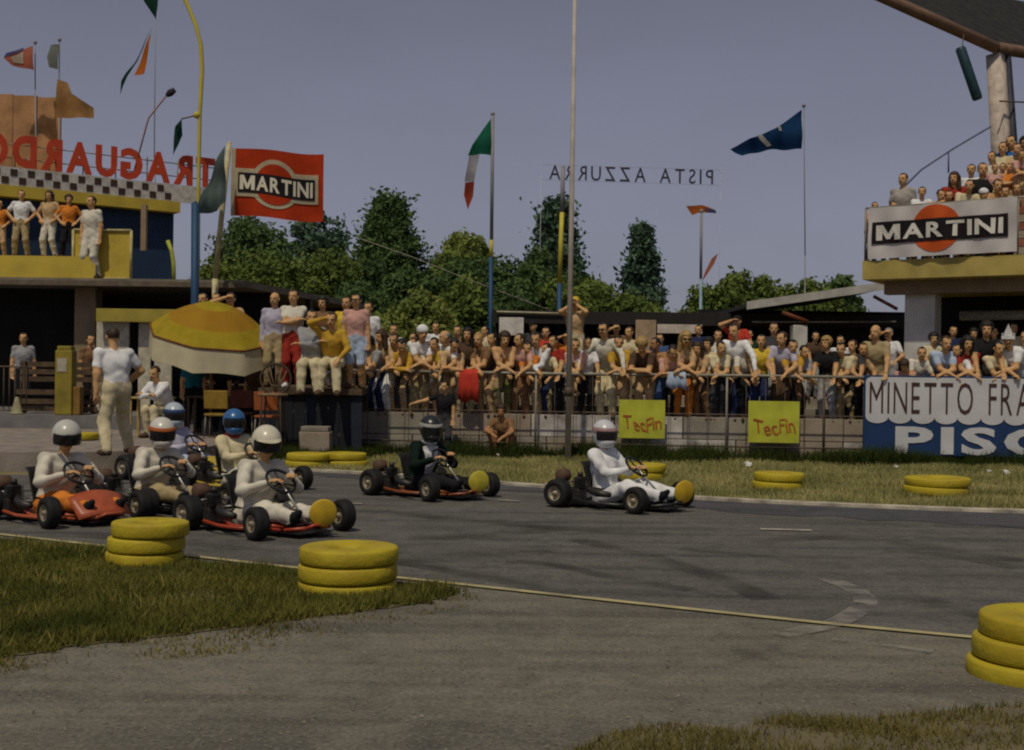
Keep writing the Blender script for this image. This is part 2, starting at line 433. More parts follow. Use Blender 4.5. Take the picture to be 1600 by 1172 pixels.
def glasses_mesh():
    mb = MB()
    for s in (-1, 1): mb.box((.033 * s, -.104, .010), (.050, .012, .036), bev=.005)
    mb.box((0, -.106, .016), (.03, .006, .008))
    for s in (-1, 1): mb.tube([(.055*s, -.102, .016), (.08*s, -.06, .014), (.084*s, .01, .008)], .004, 5)
    return mb.mesh('sunglasses')
def paper_hat_mesh():
    mb = MB(); vs = [(-.085,-.10,.03),(.085,-.10,.03),(.085,.12,.03),(-.085,.12,.03),(0,-.06,.24),(0,.08,.24)]
    mb.add(vs, [(0,1,4),(1,2,5,4),(2,3,5),(3,0,4,5)]); mb.box((0,-.112,.055),(.19,.006,.05),rx=-.1); mb.box((0,.13,.055),(.19,.006,.05),rx=.1)
    return mb.mesh('paper_hat')
WEAR = {}
def person(label, pose, loc, rz=0.0, scale=1.0, shirt='white', legs='khaki', hairstyle='short', haircol='black', skin=0, sleeve=0, shorts=False, shoes='darkbrown', glasses=False, hat=None, group=None, cat='person', chest=None):
    po = POSES[pose]; sk = SKIN[skin]
    top = sk if shirt == 'bare' else cloth(shirt)
    ms = [sk, top, cloth(legs), cloth(shoes), HAIR['black'], top if sleeve else sk, sk if shorts else cloth(legs), mat('lips', (.28,.09,.06), .5), cloth(chest) if chest else top]
    o = link('person', po['mesh'], None, loc=loc, rot=(0, 0, rz), scale=scale, mats=ms)
    tag(o, label, cat, group)
    hd = dict(loc=po['head'], rot=po['rot'], scale=po['hs'])
    if hairstyle in ('short', 'thin', 'long', 'bushy'): link('hair', hair(hairstyle), HAIR[haircol], o, **hd)
    if hat:
        st, c = hat
        if st == 'paper':
            WEAR.setdefault('paper', paper_hat_mesh()); link('paper_hat', WEAR['paper'], cloth(c), o, **hd)
        else: link('hat' if st == 'brim' else 'cap', hair(st), cloth(c), o, **hd)
    if glasses:
        WEAR.setdefault('glasses', glasses_mesh()); link('sunglasses', WEAR['glasses'], mat('dark_lens', (.008,.008,.01), .25, spec=.5), o, **hd)
    return o

RZ_, RY_ = 1.0, -.32      # rail height above the step, rail distance in front of the feet
make_pose('lean', (0,.16,.88), 42, 0, ((.10,-.40,.87),(-.10,-.38,.90)), epole=((-1,.1,-.6),(1,.1,-.6)), head=(12,6))
make_pose('lean_look', (.02,.14,.89), 34, 5, ((-.05,-.38,.87),(.20,-.40,.87)), epole=((-1,.2,-.5),(1,.2,-.5)), head=(5,-28))
make_pose('bow', (0,.18,.87), 58, 0, ((.06,-.44,.86),(-.12,-.42,.89)), epole=((-1,.1,-.4),(1,.1,-.4)), head=(38,10))
make_pose('wide', (0,.10,.90), 30, 0, ((-.40,-.36,.88),(.40,-.36,.88)), epole=((-.6,.3,.4),(.6,.3,.4)), head=(6,-12))
make_pose('hold', (0,.03,.92), 16, 0, ((-.20,-.37,.88),(.22,-.37,.88)), epole=((-.8,.5,-.5),(.8,.5,-.5)), head=(2,-18))
make_pose('stand', head=(0,-15), feet=((-.12,-.02,0),(.13,.04,0)))
make_pose('cross', lean=-2, hands=((.13,-.21,1.22),(-.15,-.23,1.17)), epole=((-1,-.1,-.8),(1,-.1,-.8)), hand_dir=((.9,-.1,.2),(-.9,-.1,.1)), head=(0,-10))
make_pose('hips', hands=((-.20,-.07,1.0),(.20,-.07,1.0)), epole=((-1,.4,0),(1,.4,0)), hand_dir=((.5,-.6,-.4),(-.5,-.6,-.4)), head=(0,12), feet=((-.16,0,0),(.16,.02,0)))
make_pose('shade', lean=4, hands=((-.08,-.20,1.66),(.22,-.30,1.05)), epole=((-1,-.3,-.3),(.8,.5,-.5)), hand_dir=((.9,.1,.3),None), head=(3,-14))
make_pose('camera', lean=6, hands=((-.07,-.24,1.58),(.07,-.24,1.58)), epole=((-1,-.2,-.8),(1,-.2,-.8)), hand_dir=((.4,-.2,.8),(-.4,-.2,.8)), head=(0,-8))
make_pose('sit', (0,.02,.11), 16, 0, ((-.12,-.40,.14),(.14,-.38,.14)), feet=((-.12,-.50,-.46),(.12,-.44,-.46)), kpole=(0,-1,.5), epole=((-1,.3,-.2),(1,.3,-.2)), head=(6,-14))
make_pose('sit_cross', (0,.02,.11), 6, 0, ((.13,-.22,.42),(-.15,-.24,.38)), feet=((-.10,-.48,-.46),(.16,-.46,-.46)), kpole=(0,-1,.5), epole=((-1,-.1,-.8),(1,-.1,-.8)), hand_dir=((.9,-.1,.2),(-.9,-.1,.1)), head=(4,14))
make_pose('sit_head', (0,.02,.11), 22, 0, ((-.10,-.27,.80),(.16,-.42,.15)), feet=((-.14,-.46,-.46),(.14,-.52,-.46)), kpole=(0,-1,.5), epole=((-1,-.4,-.3),(1,.3,-.2)), hand_dir=((.8,.1,.4),None), head=(10,-6))
make_pose('sit_table', (0,.02,.50), 30, 0, ((.05,-.48,.76),(-.12,-.45,.76)), feet=((-.12,-.36,0),(.12,-.42,0)), kpole=(0,-1,.5), epole=((-1,0,-.3),(1,0,-.3)), head=(14,10))
make_pose('crouch', (0,.16,.30), 30, 0, ((-.10,-.42,.46),(.12,-.44,.40)), feet=((-.15,-.10,0),(.17,-.12,0)), knees=((-.35,-1,.6),(.35,-1,.6)), epole=((-1,.2,-.2),(1,.2,-.2)), head=(5,14))
make_pose('point', (0,0,.93), 5, 0, ((-.80,-.12,1.22),(.22,-.10,.86)), epole=((0,.6,-.6),(.5,.6,-.3)), head=(0,-40))
make_pose('stride', (0,.0,.90), 9, 0, ((-.30,-.24,.98),(.30,.02,.84)), feet=((-.30,-.22,0),(.22,.16,0)), epole=((-.8,.5,-.2),(.6,.6,-.3)), head=(14,-12), belly=.05, width=1.28, bulk=1.18, h=.012)
make_pose('drive', (0,.18,.13), -7, 0, ((-.135,-.19,.46),(.135,-.19,.46)), feet=((-.16,-.66,.10),(.16,-.66,.10)), knees=((-.35,-.4,1),(.35,-.4,1)), epole=((-.7,.2,-1),(.7,.2,-1)), hand_dir=((.5,-.7,.3),(-.5,-.7,.3)), head=(4,-30), h=.011, toes=((-.05,-.75,.6),(.05,-.75,.6)), width=1.10, bulk=1.2, fold=.0055)
make_pose('drive_low', (0,.22,.14), 14, 3, ((-.135,-.20,.48),(.135,-.20,.52)), feet=((-.16,-.64,.10),(.17,-.66,.10)), knees=((-.45,-.4,1),(.45,-.4,1)), epole=((-.9,.3,-.7),(.9,.3,-.7)), hand_dir=((.5,-.7,.3),(-.5,-.7,.3)), head=(10,-24), h=.011, toes=((-.05,-.75,.6),(.05,-.75,.6)), width=1.10, bulk=1.2, fold=.0055)
# ------------------------------------------------------------------ ground, track, markings
def curve_mat_asphalt(key, base, dark, tintc, streak_rot):
    m = bpy.data.materials.new(key); m.use_nodes = True
    n, l = m.node_tree.nodes, m.node_tree.links; b = n['Principled BSDF']
    b.inputs['Roughness'].default_value = .88; b.inputs['Specular IOR Level'].default_value = .25
    tc = n.new('ShaderNodeTexCoord')
    def noise(scale, detail=5, vec=None, dist=0.0):
        z = n.new('ShaderNodeTexNoise'); z.inputs['Scale'].default_value = scale; z.inputs['Detail'].default_value = detail; z.inputs['Distortion'].default_value = dist
        l.new(vec or tc.outputs['Object'], z.inputs['Vector']); return z.outputs['Fac']
    def mrange(f, a, b_, c=0.0, d=1.0):
        r = n.new('ShaderNodeMapRange'); r.inputs[1].default_value = a; r.inputs[2].default_value = b_; r.inputs[3].default_value = c; r.inputs[4].default_value = d; l.new(f, r.inputs[0]); return r.outputs[0]
    def mix(f, c1, c2):
        x = n.new('ShaderNodeMix'); x.data_type = 'RGBA'; l.new(f, x.inputs[0])
        for i, c in ((6, c1), (7, c2)):
            if isinstance(c, tuple): x.inputs[i].default_value = (*c, 1)
            else: l.new(c, x.inputs[i])
        return x.outputs[2]
    mp = n.new('ShaderNodeMapping'); mp.inputs['Rotation'].default_value = (0, 0, streak_rot); mp.inputs['Scale'].default_value = (.22, 2.6, 1)
    l.new(tc.outputs['Object'], mp.inputs['Vector'])
    patch = noise(.45, 6, dist=.6); streak = noise(1.1, 5, mp.outputs[0], .3); fine = noise(42, 4); mid = noise(7, 6)
    c = mix(mrange(patch, .35, .65), base, tintc)
    c = mix(mrange(streak, .46, .72, 0, .85), c, dark)
    c = mix(mrange(mid, .42, .75, 0, .55), c, tuple(x * .5 for x in base)); c = mix(mrange(noise(1.9, 8, dist=1.0), .50, .68, 0, .5), c, tuple(min(1, x * 1.45) for x in base))
    c = mix(mrange(fine, .52, .75, 0, .42), c, tuple(min(1, x * 2.1) for x in base))
    c = mix(mrange(fine, .46, .28, 0, .6), c, tuple(x * .35 for x in base))
    l.new(c, b.inputs['Base Color'])
    bp = n.new('ShaderNodeBump'); bp.inputs['Strength'].default_value = .5; bp.inputs['Distance'].default_value = .01
    l.new(fine, bp.inputs['Height']); l.new(bp.outputs[0], b.inputs['Normal'])
    return m
M_ASPH = curve_mat_asphalt('asphalt_service_lane', (.136,.126,.100), (.060,.056,.050), (.178,.165,.130), math.radians(-10))
M_TRACK = curve_mat_asphalt('asphalt_track', (.100,.096,.086), (.034,.033,.036), (.124,.116,.100), math.radians(24))
M_BAND = curve_mat_asphalt('asphalt_rubbered', (.064,.063,.070), (.030,.030,.036), (.078,.076,.080), math.radians(10))
M_PAVE = mat('paving_pinkish', (.26,.22,.19), .9, .2, 3, bump=.3, bscale=30)
M_EARTH = mat('dry_earth_grass', (.26,.21,.085), .95, .2, 1.2, bump=.6, bscale=25, rgb2=(.12,.11,.035))
M_ISL = mat('island_turf', (.14,.117,.055), .95, .2, 1.6, bump=.6, bscale=30, rgb2=(.085,.075,.03))

gp = []
for k in range(40): a = 2*math.pi*k/40; gp.append((600*math.cos(a), 600*math.sin(a)))
struct(build(flat(ccw(gp), 0), 'ground', M_EARTH))
def strip(pts, w, z, nrm_side=1):
    mb = MB(); L = []; R = []
    for i, p in enumerate(pts):
        a = Vector(pts[max(i-1, 0)][:2]); b = Vector(pts[min(i+1, len(pts)-1)][:2]); t = (b-a).normalized(); nn = Vector((-t.y, t.x)) * w/2
        q = Vector(p[:2]); L.append(q+nn); R.append(q-nn)
    vs = [(*q, z) for q in L] + [(*q, z) for q in R]; n = len(L)
    return mb.add(vs, [(i, n+i, n+i+1, i+1) for i in range(n-1)])
def smooth_pts(pts, sub=6):
    out = []
    for i in range(len(pts)-1):
        p0 = Vector(pts[max(i-1,0)][:2]); p1 = Vector(pts[i][:2]); p2 = Vector(pts[i+1][:2]); p3 = Vector(pts[min(i+2,len(pts)-1)][:2])
        for k in range(sub):
            t = k/sub; out.append(.5*((2*p1)+(-p0+p2)*t+(2*p0-5*p1+4*p2-p3)*t*t+(-p0+3*p1-3*p2+p3)*t**3))
    out.append(Vector(pts[-1][:2])); return out
def wob(pts, amp):
    return [Vector(p) + Vector((random.uniform(-amp, amp), random.uniform(-amp, amp))) for p in pts]

FAR = smooth_pts([(-30,18.5), (-16,17.6), (-9.5,17.4), (-6,17.9), (-4.4,18.6), tuple(G(467,738))[:2], tuple(G(600,745))[:2], tuple(G(850,764))[:2], tuple(G(1100,783))[:2], tuple(G(1350,795))[:2], tuple(G(1600,804))[:2], (9,14.0), (16,14.6), (30,17)])
NEAR = smooth_pts([tuple(G(-300,805))[:2], tuple(G(0,837))[:2], tuple(G(280,869))[:2], tuple(G(465,890))[:2], tuple(G(620,905))[:2], tuple(G(850,930))[:2], tuple(G(1100,957))[:2], tuple(G(1300,978))[:2], tuple(G(1530,1000))[:2], tuple(G(1900,1036))[:2], (9, 5.2)])
FARP = [tuple(p) for p in FAR]; NEARP = [tuple(p) for p in NEAR]
struct(build(flat(ccw(FARP + [(30,-12), (-30,-12)]), .004), 'service_lane', M_ASPH))
struct(build(flat(ccw(FARP + NEARP[::-1] + [(-30, 13.5)]) if False else ccw(FARP + [(30, 3.0)] + NEARP[::-1] + [(-30, 15.6)]), .008), 'track', M_TRACK))
bandp = [p for p in FARP if p[0] > -4.4]
inner = [(x, y - (.55 + .10 * max(0, min(x + 3, 8)))) for x, y in bandp]
bi = [(x, y + random.uniform(-.22, .22)) for x, y in inner]
struct(build(flat(ccw(bandp + bi[::-1]), .012), 'racing_line', M_BAND))
M_LINE = mat('worn_line_paint', (.46,.40,.20), .8, .25, 5, bump=.2, rgb2=(.30,.26,.14))
M_WHITE_LINE = mat('worn_white_paint', (.46,.43,.36), .85, .25, 5, rgb2=(.25,.23,.19))
struct(build(strip([p for p in NEAR if p[0] < 3.1], .075, .016), 'edge_line', M_LINE))
kb = MB(); fk = [p + Vector((0, .10)) for p in FAR if -4.3 < p.x < 12]
for i in range(len(fk)-1):
    a, b_ = fk[i], fk[i+1]; t = (b_-a).normalized(); nn = Vector((-t.y, t.x))*.07
    vs = [(*(a-nn), 0), (*(a+nn), 0), (*(b_+nn), 0), (*(b_-nn), 0), (*(a-nn), .045), (*(a+nn), .05), (*(b_+nn), .05), (*(b_-nn), .045)]
    kb.add(vs, [(0,3,7,4),(4,7,6,5),(1,5,6,2)])
struct(build(kb, 'kerb', mat('kerb_concrete', (.48,.43,.34), .9, .3, 4, bump=.4)))
def dash(px0, py0, px1, py1, w, z=.018, m=None, name='painted_dash'):
    return struct(build(strip([G(px0, py0), G((px0+px1)/2, (py0+py1)/2), G(px1, py1)], w, z), name, m or M_WHITE_LINE))
dash(1188, 829, 1268, 831, .11); dash(530, 788, 566, 789, .09); dash(778, 783, 812, 785, .07)
def faded(key, rgb, lo, hi, sc):
    m = mat(key, rgb, .9, .2, 9); n, l = m.node_tree.nodes, m.node_tree.links
    b = n['Principled BSDF']; tc = n.new('ShaderNodeTexCoord'); z = n.new('ShaderNodeTexNoise'); z.inputs['Scale'].default_value = sc; z.inputs['Detail'].default_value = 8
    l.new(tc.outputs['Object'], z.inputs['Vector']); r = n.new('ShaderNodeMapRange'); r.inputs[1].default_value = lo; r.inputs[2].default_value = hi; r.inputs[4].default_value = .8
    l.new(z.outputs['Fac'], r.inputs[0]); l.new(r.outputs[0], b.inputs['Alpha']); return m
M_FADE = faded('faded_arrow_paint', (.36,.34,.30), .36, .74, 4)
M_RUB = faded('rubber_marks', (.040,.037,.036), .30, .95, 1.4)
def mark(name, px, w, z, m):
    return struct(build(strip(smooth_pts([G(*p) for p in px]), w, z), name, m))
mark('faded_marking', [(1285,905),(1335,925),(1352,945),(1330,965),(1290,982),(1215,996)], .16, .019, M_FADE)
mark('faded_marking', [(1300,1003),(1380,1012),(1456,1023)], .07, .020, M_FADE)
for i, pts in enumerate([[(790,880),(860,884),(960,905),(1080,925)], [(900,845),(1000,868),(1120,905),(1200,940)], [(1060,860),(1200,872),(1330,890)], [(1180,850),(1300,842),(1420,852),(1600,880)],
        [(560,800),(700,812),(860,826),(1040,838)], [(640,846),(760,838),(900,826)], [(1440,942),(1500,955),(1560,968)], [(620,880),(760,905),(900,935)], [(1150,1026),(1230,1024)], [(1380,862),(1480,870),(1600,890)],
        [(400,880),(560,882),(700,876),(860,862)], [(120,838),(300,852),(480,868)]]):
    mark('skid_mark', pts, random.uniform(.14, .34), .021 + .0015 * i, M_RUB)

# grass
def inpoly(X, Y, poly):
    c = np.zeros(len(X), bool); n = len(poly); j = n - 1
    for i in range(n):
        xi, yi = poly[i]; xj, yj = poly[j]
        m = ((yi > Y) != (yj > Y)) & (X < (xj - xi) * (Y - yi) / (yj - yi + 1e-12) + xi); c ^= m; j = i
    return c
def blades(name, label, poly, n, hmin, hmax, w, m, z=.0, dens=None, edge=.0):
    A = np.array(poly); lo, hi = A.min(0), A.max(0)
    X = RNG.uniform(lo[0], hi[0], n * 4); Y = RNG.uniform(lo[1], hi[1], n * 4)
    ok = inpoly(X, Y, poly); 
    cl = np.sin(X*2.3 + 1.5*np.sin(Y*1.9)) * np.sin(Y*2.9 + 1.1*np.sin(X*3.1)); ok &= (cl + RNG.normal(0, .7, len(X))) > -.5
    if dens is not None: ok &= RNG.uniform(0, 1, len(X)) < dens(X, Y)
    X, Y, cl = X[ok][:n], Y[ok][:n], cl[ok][:n]; k = len(X)
    H = RNG.uniform(hmin, hmax, k) * (1 + .35 * cl); a = RNG.uniform(0, 6.283, k); ln = RNG.normal(0, .45, (k, 2)) * H[:, None]
    ww = w * RNG.uniform(.6, 1.3, k)
    B = np.stack([X, Y, np.full(k, z)], 1); D = np.stack([np.cos(a), np.sin(a), 0*a], 1) * ww[:, None]
    T = B + np.stack([ln[:, 0], ln[:, 1], H], 1)
    V = np.stack([B - D, B + D, T], 1).reshape(-1, 3)
    me = bpy.data.meshes.new(name); me.vertices.add(3*k); me.vertices.foreach_set('co', V.ravel())
    me.loops.add(3*k); me.loops.foreach_set('vertex_index', np.arange(3*k, dtype=np.int32))
    me.polygons.add(k); me.polygons.foreach_set('loop_start', np.arange(0, 3*k, 3, dtype=np.int32)); me.update(calc_edges=True)
    o = link(name, me, m); o['kind'] = 'stuff'; o['label'] = label; o['category'] = 'grass'; return o
M_G1 = mat('grass_olive', (.215,.20,.045), .9, .2, 1.3, rgb2=(.07,.085,.018), trans=.3, spec=.1)
M_G2 = mat('grass_dry', (.46,.415,.175), .9, .2, .8, rgb2=(.19,.20,.07), trans=.3, spec=.1)
M_G3 = mat('grass_dark_tall', (.06,.085,.016), .9, .2, 1.6, rgb2=(.025,.035,.008), trans=.3, spec=.1)
ISL = [tuple(G(*p))[:2] for p in [(-260,818),(0,846),(150,862),(280,877),(465,898),(620,913),(715,924),(690,938),(640,947),(520,963),(400,976),(250,997),(120,1013),(0,1031),(-300,1062)]]
ISL_S = [tuple(p) for p in smooth_pts(ISL + ISL[:1])][:-1]
ISL_B = [(x + random.uniform(-.10,.10), y + random.uniform(-.10,.06)) for x, y in ISL_S]
struct(build(flat(ccw([(x+random.uniform(-.05,.05), y+random.uniform(-.05,.05)) for x, y in ISL_S]), .0105), 'grass_island', M_ISL))
isl_edge = [(x*1.012 + .0, y*1.0 - .05) for x, y in ISL_S]
FRG = [tuple(p) for p in smooth_pts([tuple(G(*p))[:2] for p in [(735,927),(690,938),(640,947),(520,963),(400,976),(250,997),(120,1013),(0,1031),(-300,1062)]])]
FRG = FRG + [(x + .12, y - .55 - .2*math.sin(x*3.1)) for x, y in FRG[::-1]]
blades('fringe_grass', 'thin dry fringe of grass along the lower edge of the island', FRG, 9000, .012, .040, .005, mat('grass_fringe', (.26,.21,.06), .9, .2, 2.0, rgb2=(.12,.105,.03), trans=.3, spec=.1), .006, dens=lambda X, Y: np.clip(.35 + .5*np.sin(X*4.3+2*np.sin(Y*5))*np.sin(Y*4.1), .03, 1))
blades('island_grass', 'short olive grass covering the infield island at left', ISL_B, 95000, .02, .060, .007, M_G1, .015)
blades('island_tufts', 'scattered taller pale tufts on the infield island', ISL_S, 9000, .05, .12, .006, mat('grass_tuft', (.34,.28,.08), .9, .2, 2.0, rgb2=(.14,.135,.03), trans=.3, spec=.1), .010, dens=lambda X, Y: (np.sin(X*6.1+2*np.sin(Y*4.3))*np.sin(Y*7.7+1.3*np.sin(X*3.7)) > .35).astype(float))
PB = [tuple(G(*p))[:2] for p in [(-40,1040),(260,1002),(560,965),(720,932),(1100,965),(1500,1005),(1640,1030),(1640,1240),(-40,1240)]]
def pebbles(name, label, poly, n, m):
    A = np.array(poly); lo, hi = A.min(0), A.max(0); X = RNG.uniform(lo[0], hi[0], n*3); Y = RNG.uniform(lo[1], hi[1], n*3); ok = inpoly(X, Y, poly); X, Y = X[ok][:n], Y[ok][:n]; k = len(X)
    s_ = RNG.uniform(.002, .006, k)*(1 + 1.2*(RNG.uniform(0,1,k) > .95)); a = RNG.uniform(0, 6.28, k); V = []
    for j in range(3): V.append(np.stack([X + s_*np.cos(a + j*2.094), Y + s_*np.sin(a + j*2.094), np.full(k, .0085)], 1))
    V.append(np.stack([X + s_*.2, Y, .0085 + s_*1.1], 1)); V = np.stack(V, 1).reshape(-1, 3); F_ = []
    q = np.arange(k)*4; F_ = np.stack([np.stack([q, q+1, q+3], 1), np.stack([q+1, q+2, q+3], 1), np.stack([q+2, q, q+3], 1)], 1).reshape(-1, 3)
    me = bpy.data.meshes.new(name); me.vertices.add(len(V)); me.vertices.foreach_set('co', V.ravel()); me.loops.add(F_.size); me.loops.foreach_set('vertex_index', F_.ravel().astype(np.int32))
    me.polygons.add(len(F_)); me.polygons.foreach_set('loop_start', np.arange(0, F_.size, 3, dtype=np.int32)); me.update(calc_edges=True)
    o = link(name, me, m); o['kind'] = 'stuff'; o['label'] = label; o['category'] = 'gravel'
pebbles('loose_gravel', 'fine loose gravel scattered over the near asphalt', PB, 6000, mat('gravel', (.24,.22,.17), .95, .4, 30, rgb2=(.07,.063,.05)))
BR = [tuple(G(*p))[:2] for p in [(860,1190),(950,1152),(1050,1132),(1150,1142),(1230,1120),(1350,1128),(1450,1116),(1600,1104),(1800,1095),(1800,1330),(850,1330)]]
struct(build(flat(ccw(BR), .010), 'bare_soil', mat('bare_soil', (.150,.125,.065), .95, .25, 5, bump=.5, bscale=40, rgb2=(.12,.10,.07))))
blades('corner_grass', 'sparse dry grass in the near right corner', BR, 16000, .015, .05, .004, mat('grass_corner', (.24,.20,.06), .9, .2, 2.0, rgb2=(.11,.10,.03), trans=.3, spec=.1), .008, dens=lambda X, Y: np.clip(.55 + .6*np.sin(X*5.1+2*np.sin(Y*7))*np.sin(Y*6.3), .05, 1))
VERGE = [(x, y + .2) for x, y in FARP if -3.9 < x < 12] + [(12, 22.0), tuple(G(1600,728))[:2], tuple(G(1340,722))[:2], tuple(G(560,708))[:2], (-5.5, 23.5), (-4.6, 21)]
blades('verge_grass', 'dry yellow grass verge between track and fence', VERGE, 110000, .03, .10, .009, M_G2, .0)
fp0, fp1 = G(545, 708), G(1640, 729)
def fence_y(x): return fp0.y + (fp1.y - fp0.y) * (x - fp0.x) / (fp1.x - fp0.x)
TALL = [(x, fence_y(x) - .75 + .3*math.sin(x*1.7)) for x in np.linspace(-5.6, 11, 40)] + [(x, fence_y(x) + .15) for x in np.linspace(11, -5.6, 20)]
blades('fence_grass', 'taller dark green grass along the foot of the fence', TALL, 34000, .08, .34, .011, M_G3, .0, dens=lambda X, Y: np.clip(.75 + .6*np.sin(X*1.9)*np.sin(X*.7+1), .15, 1))
LT = [(-5.6, 21.0), (-4.4, 20.4), (-2.6, 21.6), (-2.3, 23.4), (-5.6, 22.4)]
blades('deck_grass', 'dark green weeds below the spectators deck', LT, 16000, .08, .26, .011, M_G3, .0)

# ------------------------------------------------------------------ raised paddock, platform steps, fence
M_CONC = mat('concrete_old', (.30,.27,.22), .92, .25, 2.5, bump=.35, bscale=22, rgb2=(.20,.175,.14))
M_CONC2 = mat('concrete_pinkish', (.34,.28,.22), .92, .25, 3, bump=.3, bscale=22, rgb2=(.25,.20,.15))
ap = [(-26,18.0), (-9.6,17.7), (-6.4,18.3), (-5.0,19.4), (-4.9,25.3), (-26,25.3)]
struct(build(MB().prism(ap, 0, .30), 'paddock_apron', M_PAVE))
struct(build(MB().prism([(-26,25.3),(-4.9,25.3),(-4.9,46),(-26,46)], 0, .58), 'paddock_terrace', mat('terrace_concrete', (.17,.16,.16), .9, .2, 2, bump=.3)))
ft = (Vector((fp1.x, fp1.y)) - Vector((fp0.x, fp0.y))).normalized(); fn = Vector((-ft.y, ft.x))       # along the fence, away from the track
FZ = math.atan2(ft.y, ft.x); FL = (Vector((fp1.x, fp1.y)) - Vector((fp0.x, fp0.y))).length
def FP(s, off, z=0.0):
    q = Vector((fp0.x, fp0.y)) + ft * s + fn * off; return Vector((q.x, q.y, z))
def step_poly(o0, o1): return [tuple(FP(-.2, o0))[:2], tuple(FP(FL+1, o0))[:2], tuple(FP(FL+1, o1))[:2], tuple(FP(-.2, o1))[:2]]
struct(build(MB().prism(step_poly(.34, 1.0), 0, .80), 'standing_step', M_CONC))
struct(build(MB().prism(step_poly(1.002, 1.7), 0, .97), 'standing_step', M_CONC))
struct(build(MB().prism(step_poly(1.702, 4.2), 0, 1.15), 'standing_step', M_CONC))
wall = thing('retaining_wall', 'low concrete block wall behind the wire fence', 'wall', FP(0, 0), FZ)
blk = None; rows = [(0, .37), (.375, .80)]
for r, (z0, z1) in enumerate(rows):
    s = -.1 - .4 * (r % 2)
    while s < FL + .6:
        wd = random.choice((1.3, 1.6, 2.0)); jit = random.uniform(-.012, .012)
        build(MB().box((s + wd/2, .27 + jit, (z0+z1)/2), (wd - .02, .13, z1 - z0 - .008), bev=.008), 'block', random.choice((M_CONC, M_CONC2, M_CONC2, mat('concrete_light', (.44,.40,.36), .9, .2, 3, bump=.3), mat('concrete_pale', (.50,.46,.42), .95, .3, 3, bump=.3), M_CONC2)), wall)
        s += wd
fence = thing('rail_fence', 'grey pipe railing fence along the far side of the track', 'fence', FP(0, 0), FZ)
M_PIPE = mat('pipe_grey', (.26,.24,.19), .6, .2, 6, metal=.3); M_PIPE2 = mat('pipe_rust', (.12,.085,.06), .7, .3, 8)
build(MB().tube([(-.3,0,1.60),(FL*.3,0,1.585),(FL*.6,0,1.60),(FL+.3,0,1.59)], .030, 8), 'rail', M_PIPE, fence)
build(MB().tube([(-.3,0,.26),(FL+.3,0,.26)], .018, 6), 'rail', M_PIPE2, fence)
build(MB().tube([(-.3,0,.86),(FL+.3,0,.86)], .014, 6), 'rail', M_PIPE2, fence)
pm = MB().tube([(0,0,-.02),(0,0,1.60)], .023, 8).mesh('post'); bmh = MB().tube([(0,0,.24),(0,0,1.58)], .006, 5).mesh('bar')
s = 0.0; k = 0
while s < FL + .3:
    link('post', pm, M_PIPE2 if k % 2 else M_PIPE, fence, loc=(s, .005, 0))
    for j in range(1, 5): link('bar', bmh, M_PIPE2, fence, loc=(s + j*.36, -.004, 0))
    s += 1.8; k += 1

# ------------------------------------------------------------------ boards on the fence
def board_frame(pxl, pxr, pyt, pyb, off=-.05):
    """panel parallel to the fence whose corners fall on these photo columns"""
    def s_at(px):
        u = (px - 800)/FPX; q0 = Vector((fp0.x, fp0.y)) + fn*off
        return (u*q0.y - q0.x) / (ft.x - u*ft.y)
    s0, s1 = s_at(pxl), s_at(pxr); a, b_ = FP(s0, off), FP(s1, off); mid = FP((s0+s1)/2, off)
    zt = ZH(pyt, (pxl+pxr)/2, mid.y); zb = ZH(pyb, (pxl+pxr)/2, mid.y)
    return s1 - s0, zb, zt, FP(s0, off)
M_YB = mat('yellow_green_board', (.46,.47,.05), .8, .12, 3, spec=.2); M_RED_HAND = mat('red_brush_paint', (.42,.10,.02), .8, .2, 10)
def hand_board(pxl, pxr, pyt, pyb, label):
    w, zb, zt, o = board_frame(pxl, pxr, pyt, pyb)
    t = thing('handwritten_sign', label, 'sign', (o.x, o.y, 0), FZ, 'yellow handwritten signs on the fence')
    build(MB().box((w/2, 0, (zb+zt)/2), (w, .02, zt-zb), bev=.004), 'board', M_YB, t)
    lettering('TecFin', t, M_RED_HAND, w*.10, w*.92, zb + (zt-zb)*.22, zb + (zt-zb)*.56, -.016, bold=.006, gap=.06, depth=.006, warp=lambda x, y, z, p=pxl: (x + .02*math.sin(z*23 + p), y, z + .035*math.sin(x*9 + p) + .012*math.sin(x*31 + p)))
    return t
hand_board(968, 1040, 625, 685, 'yellow handwritten sign on the fence behind the white kart')
hand_board(1170, 1250, 627, 692, 'yellow handwritten sign on the fence nearest the blue board')
w, zb, zt, o = board_frame(1350, 1680, 588, 713, -.06)
t = thing('advertising_board', 'blue and white advertising board reading MINETTO on the fence', 'board', (o.x, o.y, 0), FZ)
M_BLUE = mat('board_blue', (.008,.036,.115), .55, .12, 2, spec=.4); M_BW = mat('board_white', (.54,.54,.55), .6, .08, 2, spec=.3); M_INK = mat('board_ink', (.06,.025,.02), .7, .2, 5)
build(MB().box((w/2, 0, (zb+zt)/2), (w, .04, zt-zb), bev=.005), 'panel', M_BLUE, t)
hh = zt - zb; zc = zb + hh*.50
scal = [(.05, zt - .10)]; n_s = 9; x0, x1 = .03, w - .02; sw = (x1-x0)/n_s*1.0
pts = [(x0, zt-.12), (x0+.03, zt-.06), (x0+.10, zt-.035), (x1, zt-.035), (x1, zc)]
for i in range(n_s-1, -1, -1):
    for a in range(0, 181, 20):
        pts.append((x0 + sw*(i+.5) + sw*.5*math.cos(math.radians(a)), zc - sw*.30*math.sin(math.radians(a)) - .03))
mbp = MB(); n = len(pts)
